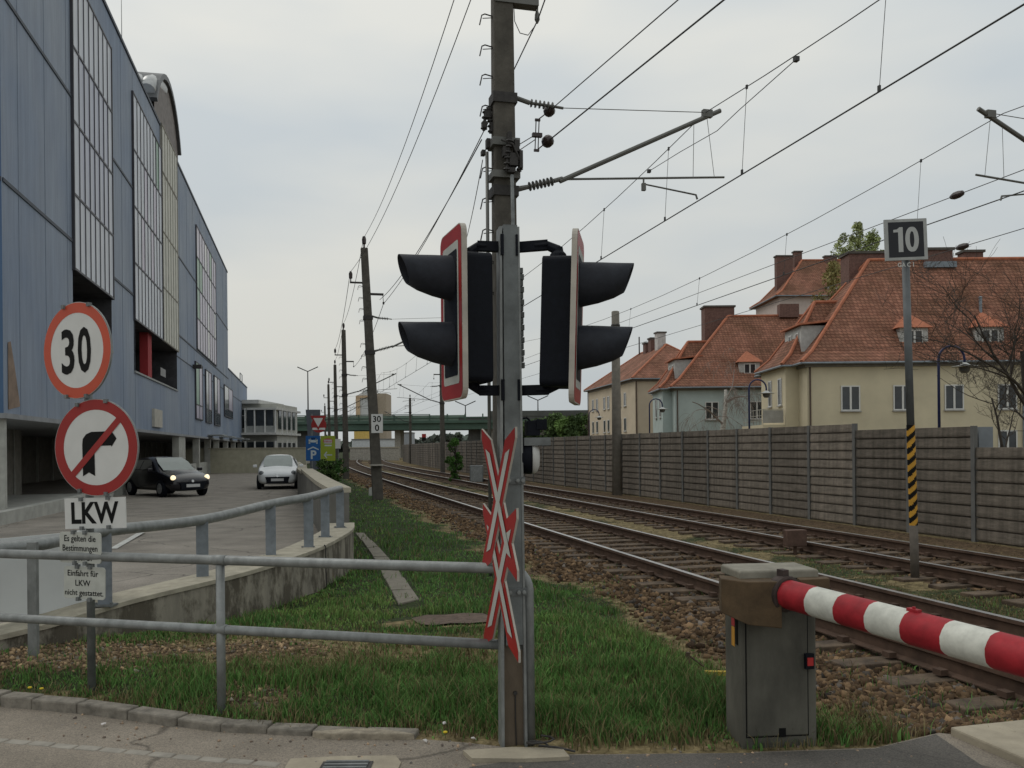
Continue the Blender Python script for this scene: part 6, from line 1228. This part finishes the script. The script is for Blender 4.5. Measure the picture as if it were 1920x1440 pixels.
def window(root, o, u, n, w_, h_, mull=1, sill=True, name='window', cross_=False):
    o, u, n = Vector(o), Vector(u), Vector(n); fw_ = .07; mb = MB(); d = .05
    mb.ob(o, u * w_, n * d, UP * fw_); mb.ob(o + UP * (h_ - fw_), u * w_, n * d, UP * fw_); mb.ob(o + UP * fw_, u * fw_, n * d, UP * (h_ - 2 * fw_)); mb.ob(o + u * (w_ - fw_) + UP * fw_, u * fw_, n * d, UP * (h_ - 2 * fw_))
    for k in range(mull): mb.ob(o + u * (w_ * (k + 1) / (mull + 1) - .055) + UP * fw_, u * .11, n * d, UP * (h_ - 2 * fw_))
    f_ = mb.build(name, frame_w, root); mb = MB(); mb.ob(o + n * .005, u * w_, n * .015, UP * h_); mb.build('pane', glass_d, f_)
    if sill: mb = MB(); mb.ob(o - UP * .07 - u * .05, u * (w_ + .1), n * .12, UP * .06); mb.build('sill', M('sill_grey', (.34, .33, .31)), f_)
    return f_
def chimney(root, fr, x0, x1, y0, y1, z0, z1, mat=None, caps=0):
    mb = MB(); P0 = fr(x0, y0, z0); mb.ob(P0, fr.a * (x1 - x0), fr.b * (y1 - y0), UP * (z1 - z0)); c = mb.build('chimney', mat or brick_m, root)
    mb = MB(); mb.ob(fr(x0 - .1, y0 - .1, z1), fr.a * (x1 - x0 + .2), fr.b * (y1 - y0 + .2), UP * .15); mb.build('chimney_cap', M('chimney_cap_dark', (.09, .08, .07)), c)
    return c
def dormer(root, fr, xc, yf, z0, z1, w_=1.62, dep=2.6, mull=1):
    dm = MB(); wall_d = M('dormer_white', (.46, .46, .44), rough=.8, var=.15, scale=4); 
    dm.ob(fr(xc - w_ / 2, yf, z0), fr.a * w_, fr.b * dep, UP * (z1 - z0)); d_ = dm.build('dormer', wall_d, root)
    window(d_, fr(xc - .46, yf - .0, z0 + .2), fr.a, -fr.b, .96, (z1 - z0) * .72, 1, False)
    mb = MB(); mb.ob(fr(xc - w_ / 2 - .05, yf - .08, z0 - .18), fr.a * (w_ + .1), fr.b * .3, UP * .2); mb.build('flashing', zinc, d_)
    e = [fr(xc - w_ / 2 - .2, yf - .25, z1), fr(xc + w_ / 2 + .2, yf - .25, z1), fr(xc + w_ / 2 + .2, yf + dep, z1), fr(xc - w_ / 2 - .2, yf + dep, z1)]; r0, r1 = fr(xc, yf + .75, z1 + .95), fr(xc, yf + dep + .4, z1 + .95)
    mb = MB(); mb.add(e + [r0, r1], [(0, 1, 4), (1, 2, 5, 4), (3, 0, 4, 5), (2, 3, 5), (3, 2, 1, 0)]); mb.build('dormer_roof', ridge_m, d_)
def house(ox, oy, wallm, label, right, name='house', wins=(1.9, 4.85, 7.75, 10.75, 13.7), dorms=(6.4, 10.75), big_ch=(4.2, 6.6, 4.6, 6.0, 13.4), zr=12.95, extra=True, wing=True, wz=0):
    fr = Frame((ox, oy, 0), 0); h = thing(name, label, 'house', (ox, oy, -.2)); ze = 6.35
    mb = MB(); mb.ob(fr(0, 0, -.3), fr.a * right, fr.b * 8.6, UP * (ze + .3)); wa = mb.build('wall', wallm, h)
    mb = MB(); mb.ob(fr(-.12, -.12, ze - .32), fr.a * (right + .24), fr.b * 8.84, UP * .2); mb.build('cornice', M('cornice_grey', (.2, .19, .17)), wa)
    hip(h, fr, 0, right, 0, 8.6, ze, zr, 5.3, 5.3)
    if wing:
        mb = MB(); mb.ob(fr(-.75, 1.5, -.3), fr.a * 3, fr.b * 5.0, UP * (ze + .3)); mb.build('wing_wall', wallm, h)
        hip(h, fr, -.75, 8, 1.5, 6.5, ze, 10.35, 2.6, 1.0, name='wing_roof', ov=.3)
        mb = MB(); mb.ob(fr(.35, 2.0, 6.9), fr.a * 1.7, fr.b * 3.1, UP * 1.75); dd_ = mb.build('dormer', M('dormer_white', (.46, .46, .44), rough=.8, var=.15, scale=4), h)
        for yy in (2.4, 3.7): window(dd_, fr(.35, yy + .6, 7.3), -fr.b, -fr.a, .6, 1.0, 0, False)
        mb = MB(); mb.add([fr(.1, 1.7, 8.66), fr(.1, 5.3, 8.66), fr(2.6, 5.3, 8.9), fr(2.6, 1.7, 8.9), fr(.1, 1.7, 8.76), fr(.1, 5.3, 8.76), fr(2.6, 5.3, 9.0), fr(2.6, 1.7, 9.0)], [(0, 1, 2, 3), (7, 6, 5, 4), (0, 4, 5, 1), (1, 5, 6, 2), (2, 6, 7, 3), (3, 7, 4, 0)]); mb.build('dormer_roof', ridge_m, dd_)
        for yy in (2.2, 4.2): window(h, fr(-.75, yy + .7, 4.0 - .1 * 0), -fr.b, -fr.a, .7, 1.6, 0, True)
    for xw in wins:
        if xw < right - 1: window(h, fr(xw, 0, 3.55 + wz), fr.a, -fr.b, 1.08, 1.42); window(h, fr(xw, 0, .95), fr.a, -fr.b, 1.08, 1.42)
    for xd in dorms: dormer(h, fr, xd, .75, 7.15, 8.3)
    x0, x1, y0, y1, z1 = big_ch; chimney(h, fr, x0, x1, y0, y1, 8.5, z1)
    mb = MB(); mb.tube([fr(12.15, -.1, 0), fr(12.15, -.1, ze - .3)], .05, 6); mb.build('downpipe', zinc, h)
    mb = MB(); mb.tube([fr(.15, -.08, 0), fr(.15, -.08, ze - .3)], .05, 6); mb.build('downpipe', M('downpipe_brown', (.1, .07, .055)), h)
    return h, fr
yel = M('yellow_render', (.56, .50, .36), rough=.9, var=.11, scale=.5, bump=.1, bscale=30); mint = M('mint_render', (.41, .48, .465), rough=.9, var=.13, scale=.5); crm = M('cream_render', (.54, .46, .35), rough=.9, var=.07, scale=.8); pink = M('pale_pink_render', (.52, .44, .40), rough=.9, var=.06)
hy, fry = house(16.7, 50, yel, 'pale yellow house with a steep red roof behind the noise wall at right', 29)
# balcony at the yellow house corner
bk2 = MB(); bk2.ob(fry(-2.05, 1.7, 2.65), fry.a * 1.3, fry.b * 4.6, UP * .2); bk2.ob(fry(-2.05, 1.7, .0), fry.a * 1.2, fry.b * 4.5, UP * 2.6); bc_ = bk2.build('balcony', yel, hy)
mb = MB()
for k in range(7): q = fry(-2.0, 1.8 + k * .7, 2.85); mb.tube([q, q + UP * .9], .02, 5)
for z in (3.1, 3.4, 3.75): mb.tube([fry(-.8, 1.75, z), fry(-2.0, 1.75, z), fry(-2.0, 6.2, z)], .02, 5)
mb.ob(fry(-2.02, 1.74, 2.95), fry.a * 1.2, fry.b * .02, UP * .75); mb.build('balcony_rail', M('balcony_grey', (.32, .31, .28)), bc_)
chimney(hy, fry, 8.6, 10.3, 4.0, 4.8, 12.3, 13.45); chimney(hy, fry, 11.6, 12.8, 5.2, 6.0, 12.3, 13.55)
mb = MB(); mb.ob(fry(8.5, 3.7, 12.35), fry.a * 1.9, fry.b * .3, UP * .35); mb.build('flashing', zinc, hy)
mb = MB(); mb.tube([fry(10.9, 2.0, 9.3), fry(10.9, 2.0, 10.2)], .09, 8); mb.lathe(fry(10.9, 2.0, 10.2), UP, [(0, .16), (.08, .02)], 8); mb.build('vent_pipe', zinc, hy)
hm, frm_ = house(12.95, 70, mint, 'pale blue-green house with a red hipped roof between the yellow and the cream house', 26, wins=(2.35, 5.9, 9.4), dorms=(6.1,), big_ch=(3.4, 5.9, 4.6, 6.0, 13.3), wz=.15, zr=12.5)
mb = MB(); mb.ob(frm_(9.5, 3.8, 12.3), frm_.a * 1.6, frm_.b * .8, UP * 1.1); mb.build('chimney', brick_m, hm)
# cream house, turned
ang = math.atan2(-(9.2 - 12.2), 107 - 88.) ; frc = Frame((12.3, 88, 0), ang); hc_ = thing('house', 'cream house turned at an angle with a long red roof, farthest left of the row', 'house', (12.3, 88, -.2))
mb = MB(); mb.ob(frc(0, 0, -.3), frc.a * 10, frc.b * 19.2, UP * 8.75); wa = mb.build('wall', crm, hc_)
mb = MB(); mb.ob(frc(-.1, -.1, 8.1), frc.a * 10.2, frc.b * 19.4, UP * .25); mb.build('cornice', M('cornice_grey', (.2, .19, .17)), wa)
fr2 = Frame(frc(10, 0, 0), ang + math.pi / 2); hip(hc_, fr2, 0, 19.2, 0, 10, 8.45, 12.4, 5, 5)
for z0 in (.9, 3.6, 6.2):
    for yy in (4.0, 5.9, 10.5, 12.2, 15.5, 17.4):
        window(hc_, frc(0, yy, z0 - .4), -frc.b, -frc.a, .85, 1.4, 0)
    window(hc_, frc(4.5, 0, z0 - .4), frc.a, -frc.b, 1.0, 1.35)
mb = MB(); mb.tube([frc(.1, -.1, 0), frc(.1, -.1, 8.1)], .07, 6); mb.tube([frc(-.12, 19, 0), frc(-.12, 19, 8.2)], .06, 6); mb.build('downpipe', M('downpipe_brown', (.1, .07, .055)), hc_)
chimney(hc_, frc, 4.3, 5.2, 5.8, 6.8, 11.6, 13.7, M('chimney_white', (.5, .48, .46))); chimney(hc_, frc, 4.4, 5.2, 8.4, 9.4, 11.6, 13.4); chimney(hc_, frc, 4.4, 5.2, 10.4, 11.3, 11.6, 13.1)
mb = MB(); mb.tube([frc(4.8, 14, 11.8), frc(4.8, 14, 14.3)], .08, 6); mb.build('vent_pipe', dark, hc_)
# tower-like house behind
frt = Frame((30.4, 100, 0), .04); ht = thing('house', 'tall pinkish house with a red hipped roof rising behind the mint house', 'house', (30.4, 100, -.2))
mb = MB(); mb.ob(frt(0, 0, -.3), frt.a * 12, frt.b * 8.5, UP * 18.8); mb.build('wall', pink, ht); hip(ht, frt, 0, 12, 0, 8.5, 18.5, 23.4, 4.2, 3.0, ov=.6)
chimney(ht, frt, .8, 2.7, 3.2, 4.0, 19.5, 23.6); chimney(ht, frt, 3.4, 4.3, 4.5, 5.2, 22, 24.4); chimney(ht, frt, 6.8, 8.2, 3.8, 4.4, 22, 23.7)
for xx in (2.0, 5.6, 9.0): window(ht, frt(xx, 0, 14.9), frt.a, -frt.b, 1.7, 1.5, 1)
window(ht, frt(0, 4.5, 15.0), -frt.b, -frt.a, .5, 1.3, 0)
mb = MB(); mb.ob(frt(5.5, .6, 19.3), frt.a * 1.5, frt.b * .5, UP * .25); mb.build('snow_guard', M('guard_white', (.5, .5, .5)), ht)

# ============================================================ STREET LAMPS (arched, blue)
navy = M('lamp_navy', (.012, .018, .07), rough=.5, var=.1)
def arch_lamp(px, Y, ytop, label):
    a = P(px, 800, Y); zt3 = P(px, ytop, Y).z; t_ = thing('street_lamp', label, 'street lamp', (a.x, Y, -.2), 'arched street lamps along the street behind the wall'); rr_ = .44
    pts = [(a.x, Y, -.2), (a.x, Y, zt3 - rr_)] + [(a.x + rr_ - rr_ * math.cos(k * math.pi / 10), Y, zt3 - rr_ + rr_ * math.sin(k * math.pi / 10)) for k in range(1, 11)] + [(a.x + 2 * rr_, Y, zt3 - rr_ - .12)]
    MB().tube(pts, [.05, .045] + [.04] * 10 + [.04], 10).build('pole', navy, t_, smooth=True)
    c = Vector((a.x + 2 * rr_, Y, zt3 - rr_ - .12)); mb = MB(); mb.lathe(c, (0, 0, -1), [(0, .05), (.05, .13), (.1, .2), (.13, .41), (.15, .41), (.16, .2)], 20); mb.build('lamp_shade', M('lamp_shade_grey', (.42, .43, .42), rough=.5), t_)
    mb = MB(); mb.lathe(c - UP * .16, (0, 0, -1), [(0, .19), (.14, .16), (.2, .1), (.21, .01)], 14); mb.build('lantern', M('lantern_dark', (.10, .10, .10), rough=.2), t_)
arch_lamp(1761, 30, 649, 'nearest arched navy street lamp in front of the yellow house'); arch_lamp(1405, 45, 712, 'arched navy street lamp between the mint and the yellow house')
arch_lamp(1218, 60, 748, 'arched navy street lamp in front of the mint house wall'); arch_lamp(1105, 78, 768, 'farthest arched navy street lamp by the cream house')

# ============================================================ TREES
def bare_tree(name, label, base, H, seed, trunk_r, bark, levels=4, spread=.55, rk=.62, droop=0.0, nb=5, lean=(0, 0, 0), twig_n=1.0, first=.3, tw=1.0):
    rd = random.Random(seed); t_ = thing(name, label, 'tree', base); tr = MB(); crn = MB()
    def grow(p, d, L_, r_, lv):
        n = 5; pts = [p]; rs = [r_]; dd = d.copy()
        for i in range(n):
            dd = (dd + Vector((rd.uniform(-1, 1), rd.uniform(-1, 1), rd.uniform(-.5, .7))) * (.16 if lv < 2 else .26) - UP * droop * (lv / 3) * .35).normalized(); p = p + dd * L_ / n; pts.append(p); rs.append(max(.0035 * tw, r_ * (1 - .62 * (i + 1) / n)))
        (tr if lv == 0 else crn).tube(pts, rs, 8 if lv == 0 else (5 if lv < 3 else 3), caps=lv < 2)
        if lv >= levels: return
        k = int((nb + (2 if lv >= 2 else 0)) * twig_n); 
        for j in range(k):
            f = rd.uniform(first if lv == 0 else .2, 1.0); i = min(n - 1, int(f * n)); q = pts[i].lerp(pts[i + 1], f * n - i); rr_ = lerp(rs[i], rs[i + 1], f * n - i)
            sd = Vector((rd.uniform(-1, 1), rd.uniform(-1, 1), rd.uniform(-.2, .8))).normalized(); nd = (dd * (1 - spread) + sd * spread * 1.4).normalized()
            grow(q, nd, L_ * rd.uniform(.45, .72), rr_ * rk, lv + 1)
    grow(Vector(base), (UP + Vector(lean)).normalized(), H, trunk_r, 0)
    tr.build('trunk', bark, t_, smooth=True); crn.build('crown', bark if name != 'birch_tree' else M('birch_twig', (.22, .18, .155), var=.3), t_); return t_
barkd = M('dark_bark', (.05, .042, .035), rough=.95, var=.3, scale=8)
b_ = P(1932, 830, 26); b_.z = -.2; bare_tree('bare_tree', 'leafless dark branching tree in front of the yellow house at the right edge', b_, 4.7, 5, .15, barkd, 4, .62, nb=5, first=.3, lean=(-.03, 0, 0), twig_n=1.0, tw=1.5)
b_ = P(1885, 830, 33); b_.z = -.2; bare_tree('bare_tree', 'smaller leafless tree left of the big bare tree, before the yellow house', b_, 3.6, 12, .08, barkd, 4, .6, nb=5, first=.3, twig_n=.9, tw=1.6)
bw_ = M('birch_bark', (.42, .40, .36), rough=.85, var=.45, scale=6, stretch=(1, 1, 2)); b_ = P(1358, 830, 62); b_.z = -.2; bare_tree('birch_tree', 'white barked leafless birch in front of the mint house', b_, 5.8, 8, .27, bw_, 4, .5, droop=1.1, nb=5, first=.45, tw=2.0, twig_n=.95, rk=.42)
def leafy(name, label, base, H, W, col, seed, n=5000, ls=.12, trunkh=.25, grp=None, upright=False, gap=.0, low=.12):
    r_ = np.random.default_rng(seed); t_ = thing(name, label, 'tree' if 'tree' in name else 'bush', base, grp)
    cl_n = 46 if not upright else 60; cz = r_.uniform(low, 1, cl_n); rad = np.sin(np.clip((cz - low) / (1 - low), .03, 1) * math.pi) ** .6 * (.85 if not upright else .8); an = r_.uniform(0, 6.28, cl_n); rr_ = np.sqrt(r_.random(cl_n)) * rad
    cc = np.stack([np.cos(an) * rr_ * W / 2, np.sin(an) * rr_ * W / 2, cz * H], -1); cs_ = r_.uniform(.07, .17, cl_n) * W
    i = r_.integers(0, cl_n, n); d = r_.normal(size=(n, 3)); d /= np.linalg.norm(d, axis=1)[:, None]; p = cc[i] + d * (cs_[i] * r_.random(n) ** .4)[:, None] * np.array([1, 1, 1.5 if upright else .8])
    a = r_.normal(size=(n, 3)); a /= np.linalg.norm(a, axis=1)[:, None]; b2 = np.cross(a, r_.normal(size=(n, 3))); b2 /= np.linalg.norm(b2, axis=1)[:, None]; sz = (ls * r_.uniform(.5, 1.3, n))[:, None]
    V = np.stack([p - a * sz, p + b2 * sz * .6, p + a * sz, p - b2 * sz * .6], 1).reshape(-1, 3); Fc = np.arange(n * 4).reshape(-1, 4)
    tone = (.55 + .9 * r_.random(cl_n))[i] * r_.uniform(.7, 1.3, n); c = np.array(col)[None] * tone[:, None]
    m = M('leaf_surface', (1, 1, 1), rough=.8, spec=.1); nn_, ll_ = nodes(m)
    if not any(q.type == 'ATTRIBUTE' for q in nn_): at_ = nn_.new('ShaderNodeAttribute'); at_.attribute_name = 'tint'; ll_.new(at_.outputs['Color'], nn_['Principled BSDF'].inputs['Base Color'])
    np_mesh('crown' if 'tree' in name else 'foliage', V, Fc, m, np.repeat(c, 4, 0), parent=t_)
    tr = MB(); bse = Vector((0, 0, 0)); tr.tube([bse, Vector((.02 * W, 0, H * .45)), Vector((-.01 * W, .01 * W, H * .9))], [W * .035 + .03, W * .022 + .02, .02], 8)
    rd = random.Random(seed)
    for k in range(9): z = H * rd.uniform(.15, .75); an_ = rd.uniform(0, 6.28); tr.tube([(0, 0, z), (math.cos(an_) * W * .2, math.sin(an_) * W * .2, z + H * .1), (math.cos(an_) * W * .36, math.sin(an_) * W * .36, z + H * .22)], [.02 + W * .012, .02 + W * .006, .012], 5)
    ob2 = MB(); tro = tr.build('trunk' if 'tree' in name else 'stems', barkd, None); tro.parent = t_
    return t_
def at_(px, Y, z=-.2): q = P(px, 830, Y); return (q.x, Y, z)
for k, (px, Y, H, W, col, lb) in enumerate([(1586, 118, 29.5, 3.6, (.17, .19, .09), 'pale green slim tree left of the chimney above the yellow house roof'), (1612, 120, 31.5, 3.8, (.18, .20, .09), 'tallest pale green poplar just left of the 10 board'), (1640, 116, 29.2, 4.2, (.16, .19, .08), 'pale green poplar partly behind the 10 board')]):
    leafy('poplar_tree', lb, at_(px, Y), H, W, [q * 1.7 for q in col], 20 + k, 4200, .15, upright=True, low=.78, grp='poplars behind the yellow house')
leafy('green_tree', 'yellow-green tree between the tall pinkish house and the brick chimney', at_(1566, 84), 18.6, 4.6, (.24, .215, .09), 31, 7000, .13, upright=True, low=.45)
for k, (px, Y, H, W, col, lb) in enumerate([(1010, 125, 5.6, 7, (.05, .075, .03), 'dark green bush left of the others below the bridge parapet'), (1040, 122, 6.0, 7, (.06, .09, .035), 'rounded green tree below the dark parapet, between two others'), (1068, 118, 5.3, 6, (.075, .12, .035), 'brighter green tree below the dark parapet'), (1092, 116, 5.6, 6, (.05, .08, .03), 'dark tree at the left edge of the cream house'), (985, 128, 5.0, 7, (.05, .07, .035), 'dark green bush directly right of the signal post at the bridge')]):
    leafy('green_tree', lb, at_(px, Y), H, W, [q * 1.5 for q in col], 40 + k, 5200, .22, grp='trees below the bridge parapet')
leafy('shrub', 'bright green young shrub at the foot of the noise wall, left of the signal', at_(853, 47), 2.3, 1.25, (.06, .13, .03), 60, 5200, .05, low=.02)
leafy('shrub', 'green shrub between the tall concrete wall and the direction signs', at_(606, 36, -.1), 1.25, 1.3, (.06, .10, .03), 61, 3200, .05, low=.02)
leafy('shrub', 'green shrub just right of the direction signs beside the pole', at_(624, 41, -.1), 1.4, 1.6, (.05, .11, .03), 62, 3200, .05, low=.02)
leafy('green_tree', 'small dark tree seen far away under the bridge', at_(858, 175), 4.4, 5, (.07, .08, .06), 63, 2600, .3)
# horizon woods and far blocks
r_ = np.random.default_rng(77); n = 26000; xs_ = r_.uniform(-420, 420, n); hh = 2.5 + 4.5 * hnoise(xs_, xs_ * 0, .035, 4) + 2.5 * hnoise(xs_, xs_ * 0, .2, 8); ys_ = 420 + r_.uniform(-12, 12, n); zs_ = hh * r_.random(n) ** .6
p = np.stack([xs_, ys_, zs_], -1); a = r_.normal(size=(n, 3)); a /= np.linalg.norm(a, axis=1)[:, None]; b2 = np.cross(a, r_.normal(size=(n, 3))); b2 /= np.linalg.norm(b2, axis=1)[:, None]
V = np.stack([p - a * 1.5, p + b2 * 1.1, p + a * 1.5, p - b2 * 1.1], 1).reshape(-1, 3)
np_mesh('far_wood', V, np.arange(n * 4).reshape(-1, 4), MATS['leaf_surface'], np.repeat(np.array([[.13, .15, .13]]) * r_.uniform(.6, 1.4, (n, 1)), 4, 0), kind='stuff', label='low hazy line of far woods on the horizon', cat='woods')
for name_ in ('t',): pass
